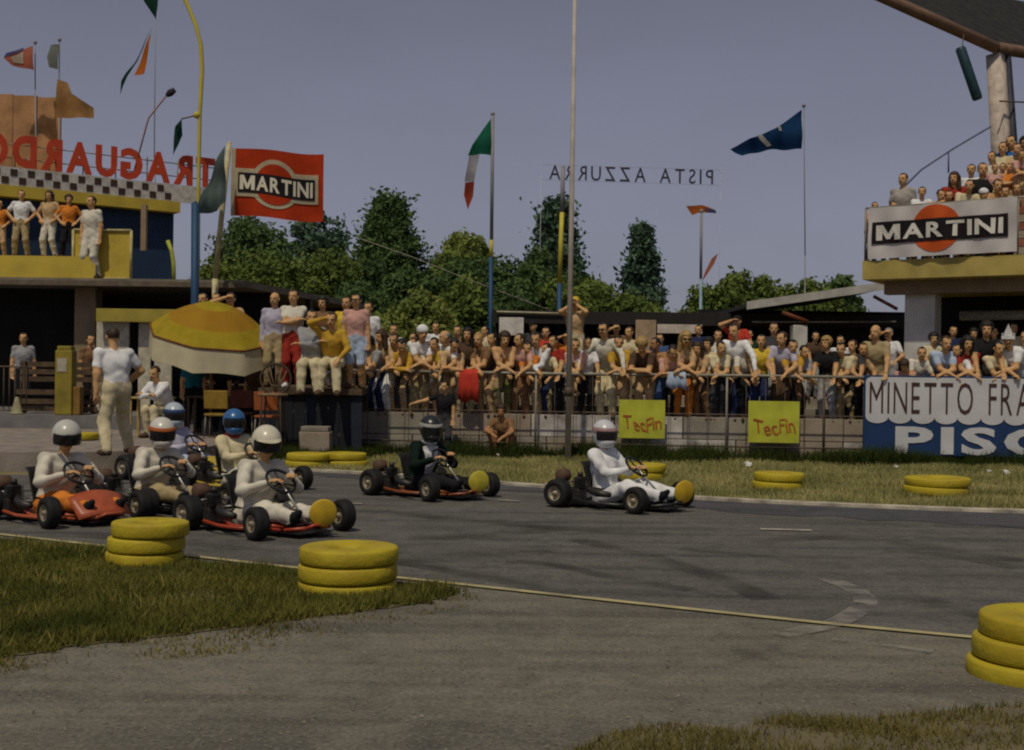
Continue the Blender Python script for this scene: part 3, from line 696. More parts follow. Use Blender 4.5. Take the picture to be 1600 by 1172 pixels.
mbp.add([(p[0], -.022, p[1]) for p in pts] + [(p[0], -.034, p[1]) for p in pts], [tuple(range(n, 2*n))] + [(i, (i+1)%n, n+(i+1)%n, n+i) for i in range(n)])
build(mbp, 'white_scallop', M_BW, t)
lettering('MINETTO FRA', t, M_INK, .10, w*.79, zc + .04, zt - .13, -.042, bold=-.006, gap=.20, depth=.008)
lettering('PISC', t, M_BW, w*.152, w*.915, zb + .03, zb + hh*.36, -.03, bold=.035, gap=.10, depth=.012)

# ------------------------------------------------------------------ left: pit building with the finish-line sign
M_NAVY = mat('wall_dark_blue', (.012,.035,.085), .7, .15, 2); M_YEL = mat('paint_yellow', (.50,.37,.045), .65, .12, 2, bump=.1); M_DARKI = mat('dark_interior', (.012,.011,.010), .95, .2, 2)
M_SLAB = mat('slab_grey', (.20,.17,.13), .9, .2, 2, bump=.2); M_BEIGE = mat('column_beige', (.26,.19,.12), .85, .15, 2)
pb = thing('pit_building', 'two storey pit building with yellow fascia and flat canopy roof', 'building', (0, 0, 0))
can = [(-16,29.0), (-6.45,29.0), (-4.55,38.7), (-16,39)]
build(MB().prism(can, 3.56, 3.72), 'canopy', M_SLAB, pb)
build(MB().box((-11.2, 28.985, 3.60), (9.5, .02, .12)), 'canopy_edge', mat('canopy_edge', (.13,.10,.07), .8), pb)
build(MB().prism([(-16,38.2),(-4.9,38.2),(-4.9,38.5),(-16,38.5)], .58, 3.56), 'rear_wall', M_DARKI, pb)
build(MB().prism([(-15.8,30.6),(XD(148,30.6),30.6),(XD(148,30.9),30.9),(-15.8,30.9)], .58, 3.56), 'added_dark_screen', M_DARKI, pb)  # added near-black screens, standing in for deep shade below the canopy
build(MB().prism([(XD(300,31),31),(-6.2,31),(-6.2,31.2),(XD(300,31),31.2)], .58, 3.56), 'added_dark_screen', M_DARKI, pb)
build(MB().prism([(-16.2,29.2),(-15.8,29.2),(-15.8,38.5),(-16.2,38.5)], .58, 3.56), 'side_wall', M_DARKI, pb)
for px in (137,): build(MB().box((XD(px, 30), 30, 2.07), (.52, .5, 2.98), bev=.02), 'column', M_BEIGE, pb)
build(MB().box((-5.6, 33.5, 2.07), (.2, .2, 2.98)), 'column', M_DARKI, pb)
zt_ = 4.24
build(MB().prism([(-16,29.05),(XD(147,29.05),29.05),(XD(147,30.4),30.4),(-16,30.4)], 3.72, zt_), 'balcony_plinth', M_YEL, pb)
A = Vector((XD(-60, 30.2), 30.2)); B = Vector((XD(268, 33.4), 33.4)); wt = (B-A).normalized(); wn_ = Vector((-wt.y, wt.x)); WL = (B-A).length; WZ = math.atan2(wt.y, wt.x)
def WP(s, off): q = A + wt*s + wn_*off; return (q.x, q.y)
build(MB().prism([WP(0,0), WP(WL,0), WP(WL,5), WP(0,5)], 3.72, 5.85), 'upper_wall', M_NAVY, pb)
build(MB().prism([WP(-.3,-.35), WP(WL+.05,-.35), WP(WL+.05,5.2), WP(-.3,5.2)], 5.85, 6.14), 'fascia', M_YEL, pb)
build(MB().box((XD(222,32.0), 32.0, (ZH(322,222,32)+ZH(390,222,32))/2), (.14,.14,1.2)), 'hanging_post', M_BEIGE, pb)
pan = build(MB().box((XD(158,29.4), 29.4, (3.72+ZH(362,158,29.4))/2), (1.36,.06,ZH(362,158,29.4)-3.72), bev=.01), 'balcony_panel', M_YEL, pb)
fr = MB(); hw = .70; zc0, zc1 = 3.74, ZH(360,158,29.4)
for a, b_ in (((-hw,zc0),(-hw,zc1)),((hw,zc0),(hw,zc1)),((-hw,zc1),(hw,zc1)),((-hw,zc0),(hw,zc0))):
    fr.tube([(XD(158,29.4)+a[0],29.35,a[1]),(XD(158,29.4)+b_[0],29.35,b_[1])], .035, 6)
build(fr, 'panel_frame', mat('frame_cream', (.46,.40,.18), .7), pan)
ob = thing('finish_sign', 'red reversed TRAGUARDO roof letters over a chequered strip', 'sign', (WP(0,-.30)[0], WP(0,-.30)[1], 0), WZ)
build(MB().box((WL/2+.4, 0, 6.37), (WL+.9, .05, .46)), 'chequer_strip', mat('strip_white', (.52,.50,.46), .7), ob)
cm = MB().box((0,0,0), (.17,.012,.17)).mesh('chequer'); MCH = mat('chequer_brown', (.05,.025,.018), .8)
for r in range(2):
    for i in range(12):
        x = .25 + i*.42 + (r*.21)
        if x < WL+.5: link('chequer', cm, MCH, ob, loc=(x, -.032, 6.47 - r*.20))
lx0 = .28
lettering('TRAGUARDO', ob, mat('letter_red', (.50,.055,.015), .6, .1, 3), lx0, WL + 1.05, 6.62, 7.44, .02, bold=.045, gap=.12, depth=.05, mirror=True)
sf = MB()
for i in range(7): sf.tube([(.3+i*.85,.12,6.55),(.3+i*.85,.12,7.3)], .018, 5)
sf.tube([(0,.12,7.2),(WL+1.1,.12,7.2)], .015, 5); sf.tube([(0,.12,6.85),(WL+1.1,.12,6.85)], .015, 5)
build(sf, 'sign_frame', M_PIPE, ob)
# orange hoarding behind the sign
hd_ = thing('roof_hoarding', 'faded orange hoarding above the pit building roof', 'hoarding', (0,0,0))
d_ = 37.0
for i in range(4):
    xa, xb = XD(-60 + i*37.5, d_), XD(-60 + (i+1)*37.5 - 1.2, d_)
    build(MB().prism([(xa,d_+.02*(i%2)),(xb,d_+.02*(i%2)),(xb,d_+.1),(xa,d_+.1)], 5.9, ZH(145 + i*2, 20, d_)), 'panel', mat('hoarding_orange', (.38,.20,.09), .8, .2, 2), hd_)

# kiosk under the canopy
kz = .58
ki = thing('kiosk', 'white kiosk with a yellow fascia under the canopy', 'kiosk', (0,0,0))
xa, xb = XD(150,28), XD(300,28)
build(MB().box(((xa+xb)/2, 28.0, (ZH(483,200,28)+ZH(503,200,28))/2), (xb-xa, .12, .30), bev=.01), 'fascia', mat('kiosk_yellow', (.34,.27,.04), .7, .15, 2), ki)
build(MB().box((XD(176,28.3), 28.3, 1.65), (.75,.08,2.14)), 'panel', mat('kiosk_white', (.50,.46,.36), .8), ki)
build(MB().box((XD(226,28.3), 28.3, 1.65), (.28,.08,2.14)), 'panel', mat('kiosk_white', (.50,.46,.36), .8), ki)
build(MB().box((XD(255,28.35), 28.35, 1.65), (.40,.08,2.14)), 'panel', mat('kiosk_white', (.50,.46,.36), .8), ki)
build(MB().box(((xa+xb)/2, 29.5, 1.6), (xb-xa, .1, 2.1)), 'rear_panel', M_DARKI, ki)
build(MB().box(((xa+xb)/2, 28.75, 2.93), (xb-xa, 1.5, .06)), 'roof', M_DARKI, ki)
# yellow pump, bench, railing, white cone
pu = thing('yellow_pump', 'yellow box pillar with a pale face beside the dark pit bay', 'pump', (XD(103,25.55), 25.55, .58))
build(MB().box((0,0,.68), (.36,.30,1.36), bev=.03), 'casing', mat('pump_olive', (.26,.205,.022), .65, .2, 3), pu); build(MB().box((-.03,-.155,1.05), (.20,.012,.28)), 'face_plate', mat('face_plate', (.40,.36,.28), .6), pu)
build(MB().box((0,0,1.40), (.30,.26,.10), bev=.03), 'cap', mat('pump_olive', (.26,.205,.022), .65, .2, 3), pu); build(MB().box((.26,.02,.30),(.16,.24,.60),bev=.03),'hose_box',mat('orange_box',(.22,.12,.02),.7),pu)
bn = thing('plank_bench', 'brown wooden plank bench in front of the dark pit bay', 'bench', (XD(92,26.3), 26.3, .58))
M_WOOD = mat('weathered_wood', (.105,.068,.038), .85, .3, 4, bump=.3)
for i, (z, y) in enumerate(((.10,-.1),(.26,-.1),(.46,-.1),(.74,.1),(.90,.1),(1.06,.1))): build(MB().box((0,y,z), (1.75,.035,.11)), 'plank', M_WOOD, bn)
for x in (-.75,.75): build(MB().box((x,.04,.56), (.06,.12,1.12)), 'leg', M_WOOD, bn)
rl = thing('pit_railing', 'dark vertical bar railing at the edge of the pit bay', 'railing', (XD(-25,25.7), 25.7, .58))
for z in (.08, 1.0): build(MB().tube([(0,0,z),(.95,0,z)], .018, 6), 'rail', M_PIPE2, rl)
bmr = MB().tube([(0,0,.05),(0,0,1.0)], .011, 5).mesh('bar')
for i in range(8): link('bar', bmr, M_PIPE2, rl, loc=(.06+i*.12, 0, 0))
cn = thing('traffic_cone', 'small cream cone standing by the pit railing', 'cone', (XD(27,25.5), 25.5, .58))
build(MB().lathe([(.0,.0),(.15,.0),(.15,.03),(.11,.04),(.035,.36),(.0,.37)], 16), 'cone_body', mat('cone_cream', (.26,.23,.13), .7), cn)
# ------------------------------------------------------------------ right: grandstand
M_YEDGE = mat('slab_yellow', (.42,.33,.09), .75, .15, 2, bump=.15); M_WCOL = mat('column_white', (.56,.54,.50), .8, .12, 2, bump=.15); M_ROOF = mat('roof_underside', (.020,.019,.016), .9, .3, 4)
gs = thing('grandstand', 'two level grandstand with yellow edged slab and dark overhanging roof', 'grandstand', (0,0,0))
SL = Vector((XD(1345,25), 25.0)); SR_ = Vector((XD(1640,23.0), 23.0)); st = (SR_-SL).normalized(); sn = Vector((-st.y, st.x)); SLEN = (SR_-SL).length; SZ = math.atan2(st.y, st.x)
def SP(s, off): q = SL + st*s + sn*off; return (q.x, q.y)
zs0, zs1 = ZH(437,1345,25), ZH(408,1345,25)
build(MB().prism([SP(0,0), SP(SLEN+4,0), SP(SLEN+4,7), SP(0,7)], zs0, zs1), 'slab', M_YEDGE, gs)
build(MB().prism([SP(.3,.5), SP(SLEN+4,.5), SP(SLEN+4,.8), SP(.3,.8)], zs0-.28, zs0), 'beam', M_BEIGE, gs)
for s_ in (.98, 5.2): 
    q = SP(s_, .95); build(MB().box((q[0], q[1], zs0/2 - .13), (.62,.5,zs0-.26), rz=SZ, bev=.02), 'column', M_WCOL, gs)
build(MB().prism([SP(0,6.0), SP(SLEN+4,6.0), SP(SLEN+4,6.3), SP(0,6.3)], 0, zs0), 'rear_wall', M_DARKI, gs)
q0, q1 = SP(1.5,1.9), SP(SLEN+3,1.9)
build(MB().tube([(q0[0],q0[1],ZH(492,1460,25.5)),(q1[0],q1[1],ZH(492,1460,25.5))], .10, 8), 'awning_roll', mat('awning_grey', (.36,.33,.28), .8), gs)
build(MB().prism([SP(1.5,2.2), SP(SLEN+3,2.2), SP(SLEN+3,2.35), SP(1.5,2.35)], 2.0, 2.5), 'awning_valance', mat('valance_dark', (.05,.04,.035), .9), gs)
TZ = [zs1, zs1+.34, zs1+.68, zs1+1.02, zs1+1.36, zs1+1.7]
for i in range(1, 6): build(MB().prism([SP(1.55+.60*(i-1), 1.0), SP(1.55+.60*i, 1.0), SP(1.55+.60*i, 6.0), SP(1.55+.60*(i-1), 6.0)], zs1, TZ[i]), 'tier', M_CONC, gs)
# parapet at the right of the banner
for r in range(6):
    build(MB().box((*SP(3.68, .06), zs1 + .08 + r*.155), (1.5, .10, .14), rz=SZ), 'parapet_block', (M_CONC2, mat('brick_red', (.28,.10,.06), .9))[r % 2], gs)
RC = P(1558,80,28.2); RA = P(1380,0,27.8); RD = P(1640,92,29.8); zr = RC.z
RA2 = RC + (RA-RC)*1.6; RD2 = RC + (RD-RC)*6; RE = RA2 + (RD2-RC); up_ = Vector((0,0,.22))
rq = [RC, RA2, RE, RD2]
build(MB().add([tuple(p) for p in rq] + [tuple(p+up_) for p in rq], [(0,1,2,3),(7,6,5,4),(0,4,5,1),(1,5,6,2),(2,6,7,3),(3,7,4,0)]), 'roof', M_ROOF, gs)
M_REDGE = mat('roof_edge', (.17,.10,.065), .8, .2, 3)
ed = MB()
for a, b_ in ((RC, RA2), (RC, RD2)): ed.tube([a + Vector((0,0,.07)), b_ + Vector((0,0,.07))], .15, 4)
build(ed, 'roof_edge', M_REDGE, gs)
ca = P(1557, 84, 28.4); cb = P(1566, 250, 28.0)
build(MB().tube([(cb.x+.12, cb.y, zs1), (cb.x,cb.y,cb.z), (ca.x-.02, ca.y, zr-.05)], [.26,.25,.23], 4), 'roof_post', mat('post_tan', (.50,.42,.36), .8), gs)
build(MB().tube([(cb.x+.42, cb.y+.05, zs1), (cb.x+.30,cb.y+.05,cb.z), (ca.x+.27, ca.y+.05, zr-.05)], [.10,.10,.09], 6), 'post_shade_strip', mat('post_shade_blue', (.02,.022,.04), .6), gs)  # added dark strip that paints shade on the post's right side
wr = MB(); pts = [P(1392,312,26.4), P(1440,265,26.4), P(1490,232,26.4), P(1548,198,26.5)]
wr.tube(pts, .022, 6); q = P(1482,270,26.4); wr.tube([P(1482,238,26.4), q], .018, 6)
build(wr, 'stair_rail', mat('rail_blue', (.10,.11,.18), .6), gs)
wr = MB().tube([P(1562,158,27.6), P(1605,160,28.5)], .02, 6); build(wr, 'tie_rod', M_PIPE2, gs)
ll, lh = P(1500,74,27.6), P(1528,156,27.6)
lt = thing('hanging_lamp', 'dark blue tube lamp hanging below the grandstand roof edge', 'lamp', tuple(lh))
dv = ll - lh
build(MB().tube([(0,0,0), tuple(dv*.04), tuple(dv*.96), tuple(dv)], [.09,.115,.115,.09], 10), 'lamp_housing', mat('lamp_teal', (.012,.045,.055), .5), lt)
build(MB().tube([tuple(dv*.9), tuple(dv + Vector((.15,.2,.35)))], .012, 5), 'hanger', M_PIPE2, lt)
# banner
bnr = thing('white_banner', 'white MARTINI banner with orange red disc hung on grandstand rail', 'banner', (SP(.12,-.06)[0], SP(.12,-.06)[1], 0), SZ)
bw = 2.87; bz0, bz1 = zs1 + .03, zs1 + 1.08
def bwarp(x, y, z): return (x, y + .04*math.sin(x*2.6+1) + .022*math.sin(x*8+z*4) + .012*math.sin(x*15-z*9), z + .035*(x/bw) - .02*math.sin(x/bw*math.pi)*(z-bz0))
def grid_panel(x0, x1, z0, z1, y, nx, nz, warp, mask=None):
    mb = MB(); vs = []; fs = []
    for j in range(nz+1):
        for i in range(nx+1): vs.append(warp(x0+(x1-x0)*i/nx, y, z0+(z1-z0)*j/nz))
    for j in range(nz):
        for i in range(nx): a = j*(nx+1)+i; fs.append((a,a+1,a+nx+2,a+nx+1))
    return mb.add(vs, fs, True)
def disc_panel(cx, cz, r, y, warp, seg=40, r0=0.0):
    mb = MB(); vs = []; fs = []; rs = [r0 + (r-r0)*k/4 for k in range(5)]
    for q in rs:
        for k in range(seg): a = 2*math.pi*k/seg; vs.append(warp(cx+q*math.cos(a), y, cz+q*math.sin(a)))
    for i in range(4):
        for k in range(seg): fs.append((i*seg+k, (i+1)*seg+k, (i+1)*seg+(k+1)%seg, i*seg+(k+1)%seg))
    return mb.add(vs, fs, True)
M_BAN = mat('banner_white', (.60,.57,.56), .85, .06, 2, trans=.15, spec=.1); M_MRED = mat('banner_red', (.50,.085,.02), .85, .06, 2, spec=.1); M_MBLK = mat('banner_black', (.016,.013,.016), .85, .1, 2, spec=.1)
build(grid_panel(0, bw, bz0, bz1, 0, 30, 10, bwarp), 'cloth', M_BAN, bnr)
build(disc_panel(bw*.475, (bz0+bz1)/2 + .03, .48, -.012, bwarp), 'disc', M_MRED, bnr)
build(grid_panel(.08, bw-.16, bz0+.30, bz0+.75, -.024, 30, 4, bwarp), 'black_band', M_MBLK, bnr)
M_LET = mat('banner_letter', (.62,.60,.54), .85, .06, 3, spec=.1)
lettering('MARTINI', bnr, M_LET, .17, bw-.25, bz0+.37, bz0+.68, -.036, bold=.030, gap=.10, depth=.008, warp=bwarp)
rlg = thing('balcony_rail', 'thin grey rail carrying the white banner', 'railing', (SP(.05,.02)[0], SP(.05,.02)[1], 0), SZ)
build(MB().tube([(0,0,bz1+.0),(4.6,0,bz1+.04)], .022, 6), 'rail', M_PIPE, rlg)
for x in (0, 1.45, 2.95, 4.5): build(MB().tube([(x,0,zs1-.01),(x,0,bz1)], .022, 6), 'post', M_PIPE, rlg)

# pitched shelter beside the grandstand, long dark shed behind the crowd
sh = thing('gabled_shelter', 'open shelter with pale sloping roof edge beside the grandstand', 'shelter', (0,0,0))
a, b_ = P(1166,474,30.5), P(1404,440,30.0)
def slab_between(a, b_, depth, th):
    mb = MB(); vs = []
    for dz in (0, -th):
        for p, dy in ((a,0),(b_,0),(b_,depth),(a,depth)): vs.append((p.x, p.y+dy, p.z+dz))
    return mb.add(vs, [(0,1,2,3),(7,6,5,4),(0,4,5,1),(1,5,6,2),(2,6,7,3),(3,7,4,0)])
build(slab_between(a, b_, 7, .10), 'roof', mat('shelter_roof', (.05,.048,.045), .8), sh)
fb = MB(); vs = [(a.x,a.y-.05,a.z+.04),(b_.x,b_.y-.05,b_.z+.04),(b_.x,b_.y-.05,b_.z-.16),(a.x,a.y-.05,a.z-.16)]; fb.add(vs + [(x,y-.03,z) for x,y,z in vs], [(7,6,5,4),(0,4,5,1),(1,5,6,2),(2,6,7,3),(3,7,4,0)]); 
build(fb, 'fascia', mat('shelter_fascia', (.42,.40,.37), .8, .15, 3), sh)
build(MB().box((XD(1247,30.6), 30.6, 1.45), (.36,.36,2.9), bev=.02), 'pillar', M_WCOL, sh)
build(MB().tube([P(1222,488,30.4), P(1262,503,30.4)], .055, 6), 'bracket', mat('bracket_red', (.16,.045,.018), .7), sh)
build(MB().tube([P(1365,463,30.2), P(1402,483,30.2)], .045, 6), 'bracket', mat('bracket_red', (.16,.045,.018), .7), sh)
build(MB().tube([P(1175,503,31), P(1400,503,31)], .025, 5), 'beam', M_PIPE, sh)
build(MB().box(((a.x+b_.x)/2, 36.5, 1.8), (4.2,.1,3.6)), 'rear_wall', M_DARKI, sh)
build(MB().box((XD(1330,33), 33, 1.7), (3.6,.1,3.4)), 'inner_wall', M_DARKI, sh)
sd = thing('long_shed', 'long low dark shed roof behind the fence crowd', 'shed', (0,0,0))
x0, x1 = XD(768,33), XD(1420,33); zt2 = ZH(488,1000,33)
build(MB().box(((x0+x1)/2, 36, zt2-.06), (x1-x0, 6.4, .12)), 'roof', mat('shed_roof', (.045,.038,.034), .85, .2, 2), sd)
build(MB().box(((x0+x1)/2, 32.79, zt2-.18), (x1-x0, .05, .34)), 'fascia', mat('shed_fascia', (.022,.018,.017), .9), sd)
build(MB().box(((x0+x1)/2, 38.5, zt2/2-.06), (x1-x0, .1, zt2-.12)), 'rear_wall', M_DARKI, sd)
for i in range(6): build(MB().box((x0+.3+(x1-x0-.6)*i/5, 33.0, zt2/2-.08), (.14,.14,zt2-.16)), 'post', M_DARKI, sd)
cp = MB().tube([P(776,487,32.7), P(880,490,32.7)], .03, 6); build(cp, 'gutter', mat('gutter_cream', (.42,.38,.26), .7), sd)
# notices under the shed
def small_board(pxl, pxr, pyt, pyb, d, rgb, label, key, name='notice_board'):
    t = thing(name, label, 'board', (XD((pxl+pxr)/2, d), d, 0))
    zb, zt = ZH(pyb, (pxl+pxr)/2, d), ZH(pyt, (pxl+pxr)/2, d); w = (pxr-pxl)/FPX*d
    build(MB().box((0,0,(zb+zt)/2), (w,.04,zt-zb), bev=.006), 'panel', mat(key, rgb, .8, .15, 5), t)
    for x in (-w*.42, w*.42): build(MB().box((x,.03,(zt)/2-.02), (.05,.04,zt-.04)), 'leg', M_WOOD, t)
    return t
small_board(779, 817, 496, 524, 31.5, (.62,.58,.54), 'square white notice board behind the crowd under the shed', 'notice_white')
small_board(992, 1024, 500, 548, 30.5, (.38,.27,.17), 'upright tan board between spectators under the shed', 'board_tan')
b3 = small_board(1026, 1096, 507, 521, 31.8, (.55,.48,.42), 'long pale banner strip under the shed roof', 'banner_pale')

# ------------------------------------------------------------------ spectators deck at left
M_NAVYD = mat('deck_navy', (.010,.011,.016), .8, .2, 2)
dk = thing('spectator_deck', 'raised dark timber deck that the standing group uses', 'deck', (0,0,0))
dx0, dx1 = XD(404,22.3), XD(566,22.3)
build(MB().prism([(dx0,22.3),(dx1,22.3),(dx1-.2,28.5),(dx0,28.5)], 1.14, 1.25), 'deck_floor', M_WOOD, dk)
build(MB().prism([(XD(285,25.2),25.2),(dx0-.01,25.2),(dx0-.01,28.5),(XD(285,25.2),28.5)], 1.14, 1.25), 'deck_floor', M_WOOD, dk)
build(MB().box(((XD(285,25.2)+dx0)/2, 25.25, .85), (dx0-XD(285,25.2), .06, .56)), 'deck_skirt', M_DARKI, dk)
nb = 9
for i in range(nb):
    xa = dx0 + (dx1-dx0)*i/nb; build(MB().box((xa+(dx1-dx0)/nb/2, 22.4+.006*(i%2), .57), ((dx1-dx0)/nb-.012,.05,1.13)), 'plank', M_NAVYD if i % 4 else mat('deck_plank_blue', (.012,.018,.032), .8), dk)
bl = thing('concrete_plinth', 'pale concrete plinth in the weeds below the deck', 'plinth', (XD(495,22), 22, 0))
build(MB().box((0,0,.24), (.55,.4,.48), bev=.02), 'plinth_body', M_CONC2, bl); build(MB().box((0,0,.53), (.50,.36,.09), bev=.02), 'cap_stone', M_CONC, bl)
# round wicker chair back seen below the umbrella edge
wc = thing('wicker_chair', 'round backed wicker chair right of the yellow umbrella', 'chair', (XD(431,21.6), 21.6, .0))
cz = 1.42
ring = MB().tube([(.27*math.cos(k*.2618), 0, cz+.27*math.sin(k*.2618)) for k in range(24)], .022, 6, closed=True); build(ring, 'back_hoop', mat('wicker_dark', (.06,.04,.022), .8), wc)
for k in range(5): aa = -.9+k*.45; build(MB().tube([(0,0,cz-.26),(.26*math.sin(aa),0,cz+.26*math.cos(aa))], .010, 5), 'spoke', mat('wicker_tan', (.20,.13,.07), .8), wc)
build(MB().lathe([(0,.0),(.26,.0),(.27,.03),(.25,.05),(0,.06)], 20, Matrix.Translation((0,-.24,1.12))), 'seat', mat('wicker_tan', (.20,.13,.07), .8), wc)
for sx in (-.2,.2):
    for sy in (-.42,-.06): build(MB().tube([(sx*.8,sy,1.13),(sx,sy,.0)], .016, 6), 'leg', mat('wicker_dark', (.06,.04,.022), .8), wc)

# ------------------------------------------------------------------ umbrella, tables
M_OR = mat('canvas_orange', (.34,.175,.02), .9, .12, 3, trans=.25, spec=.1, rgb2=(.37,.215,.022)); M_CR = mat('canvas_cream', (.60,.54,.37), .9, .08, 3, trans=.25, spec=.1)
ub = thing('sun_umbrella', 'orange and yellow sun umbrella with a deep cream valance', 'umbrella', (XD(330,23.6), 23.6, .30))
UM = Matrix.Translation((0, 0, 1.98)) @ Euler((math.radians(15), math.radians(9), 0)).to_matrix().to_4x4()
R_, Hh = 1.20, .62; NS = 8
def uprof(t): return (R_*t, Hh*(1 - t**1.7))
def canopy(t0, t1, n=8):
    mb = MB(); seg = 48; vs = []; fs = []
    for i in range(n+1):
        t = t0+(t1-t0)*i/n; r, z = uprof(t)
        for k in range(seg):
            a = 2*math.pi*k/seg; ph = (k % 6)/6; sag = 1 - .06*t*math.sin(math.pi*ph)
            vs.append(UM @ Vector((r*sag*math.cos(a), r*sag*math.sin(a), z*(1-.05*math.sin(math.pi*ph)*t))))
    for i in range(n):
        for k in range(seg): fs.append((i*seg+k, (i+1)*seg+k, (i+1)*seg+(k+1)%seg, i*seg+(k+1)%seg))
    return mb.add(vs, fs, True)
build(canopy(.0, .30, 3), 'crown_panel', mat('canvas_yellow', (.40,.30,.025), .9, .12, 3, trans=.25, spec=.1), ub)
build(canopy(.30, .72, 4), 'canopy', M_OR, ub)
build(canopy(.72, 1.0, 4), 'outer_band', mat('canvas_yellow', (.40,.30,.025), .9, .12, 3, trans=.25, spec=.1), ub)
vm = MB(); seg = 48; vs = []; fs = []
for i in range(5):
    for k in range(seg):
        a = 2*math.pi*k/seg; ph = (k % 6)/6; sag = 1 - .06*math.sin(math.pi*ph); rr = R_*sag*(1.0+.03*i/4)
        v = UM @ Vector((rr*math.cos(a), rr*math.sin(a), 0)); vs.append((v.x, v.y, v.z - .005 - .46*i/4*(1-.08*math.sin(math.pi*ph))))
for i in range(4):
    for k in range(seg): fs.append((i*seg+k, i*seg+(k+1)%seg, (i+1)*seg+(k+1)%seg, (i+1)*seg+k))
vm.add(vs, fs, True); build(vm, 'valance', M_CR, ub)
trm = MB().tube([UM @ Vector((R_*1.005*(1-.06*math.sin(math.pi*((k%6)/6)))*math.cos(2*math.pi*k/48), R_*1.005*(1-.06*math.sin(math.pi*((k%6)/6)))*math.sin(2*math.pi*k/48), 0)) for k in range(48)], .022, 5, closed=True)
build(trm, 'trim', mat('trim_brown', (.16,.06,.015), .9), ub)
tp = UM @ Vector((0,0,Hh)); build(MB().tube([(0,.0,0),(0,0,1.6),tuple(tp)], .025, 8), 'pole', mat('pole_wood', (.18,.11,.05), .7), ub)
for k in range(8): 
    a = 2*math.pi*k/8; build(MB().tube([tuple(UM @ Vector((0,0,Hh-.05))), tuple(UM @ Vector((R_*.98*math.cos(a), R_*.98*math.sin(a), -.01)))], .010, 5), 'rib', M_WOOD, ub)
def table(px, d, z, w, rgb, label, key):
    t = thing('cafe_table', label, 'table', (XD(px,d), d, z)); m = mat(key, rgb, .7)
    build(MB().box((0,0,.73), (w,.6,.035), bev=.008), 'table_top', m, t)
    for sx in (-1,1):
        for sy in (-1,1): build(MB().box((sx*(w/2-.05), sy*.25, .355), (.05,.05,.71)), 'leg', m, t)
table(238, 22.8, .30, .75, (.46,.33,.10), 'yellow wooden table beside the seated man in white', 'table_yellow')
table(332, 24.2, .30, .9, (.10,.07,.04), 'dark table in the shade of the umbrella', 'table_dark')
def chair(px, d, z, rgb, key, label, rz=0.0):
    t = thing('cafe_chair', label, 'chair', (XD(px,d), d, z), rz, 'coloured chairs under the umbrella'); m = mat(key, rgb, .6)
    build(MB().box((0,0,.44), (.44,.42,.05), bev=.02), 'seat', m, t); build(MB().box((0,.20,.72), (.44,.04,.34), bev=.015, rx=-.12), 'backrest', m, t)
    for sx in (-.19,.19):
        for sy in (-.18,.18): build(MB().tube([(sx,sy,.43),(sx*1.1,sy*1.1,0)], .013, 6), 'leg', M_PIPE, t)
chair(342, 22.6, .30, (.28,.17,.02), 'chair_yellow', 'yellow chair under the umbrella behind the blue helmet', math.pi)
chair(420, 22.0, .30, (.34,.09,.02), 'chair_orange', 'orange chair in front of the wicker chair', math.pi)
chair(382, 23.4, .30, (.12,.03,.02), 'chair_red', 'dull red chair between the yellow and orange chairs', math.pi)

# ------------------------------------------------------------------ tyres
M_TY = mat('tyre_yellow_paint', (.44,.355,.018), .65, .22, 3.5, bump=.3, bscale=22, rgb2=(.33,.24,.014), spec=.3)
def scuffed(m):
    n, l = m.node_tree.nodes, m.node_tree.links; b = n['Principled BSDF']; src = b.inputs['Base Color'].links[0].from_socket
    tc = n.new('ShaderNodeTexCoord'); oi = n.new('ShaderNodeObjectInfo'); ad = n.new('ShaderNodeVectorMath'); ad.operation = 'ADD'
    l.new(tc.outputs['Object'], ad.inputs[0]); l.new(oi.outputs['Location'], ad.inputs[1])
    z = n.new('ShaderNodeTexNoise'); z.inputs['Scale'].default_value = 9; z.inputs['Detail'].default_value = 9; z.inputs['Roughness'].default_value = .7; l.new(ad.outputs[0], z.inputs['Vector'])
    r = n.new('ShaderNodeMapRange'); r.inputs[1].default_value = .60; r.inputs[2].default_value = .74; r.inputs[4].default_value = .7; l.new(z.outputs['Fac'], r.inputs[0])
    x = n.new('ShaderNodeMix'); x.data_type = 'RGBA'; l.new(r.outputs[0], x.inputs[0]); l.new(src, x.inputs[6]); x.inputs[7].default_value = (.075,.055,.022,1)
    l.new(x.outputs[2], b.inputs['Base Color'])
scuffed(M_TY)
tprof = [(.12,.030),(.16,.004),(.27,.000),(.315,.003),(.329,.010),(.335,.024),(.337,.066),(.335,.108),(.329,.122),(.315,.129),(.27,.132),(.18,.130),(.12,.114),(.10,.066)]
tyre_me = MB().lathe(tprof, 36, close=True).mesh('tyre')
def tyre(loc, label, sc=1.0, tilt=(0,0), group='yellow painted tyres beside the track'):
    return tag(link('tyre', tyre_me, M_TY, loc=loc, rot=(tilt[0], tilt[1], random.uniform(0,6)), scale=(sc*1.04, sc*1.04, .90)), label, 'tyre', group)
def stack(px, py, n, names, z=0.0, sc=1.0, shift=((0,0),)*4):
    g = G(px, py)
    for i in range(n):
        tyre((g.x + shift[i][0], g.y + sc*.33 + shift[i][1], z + i*.1195), names[i], sc, (random.uniform(-.012,.012), random.uniform(-.012,.012)))
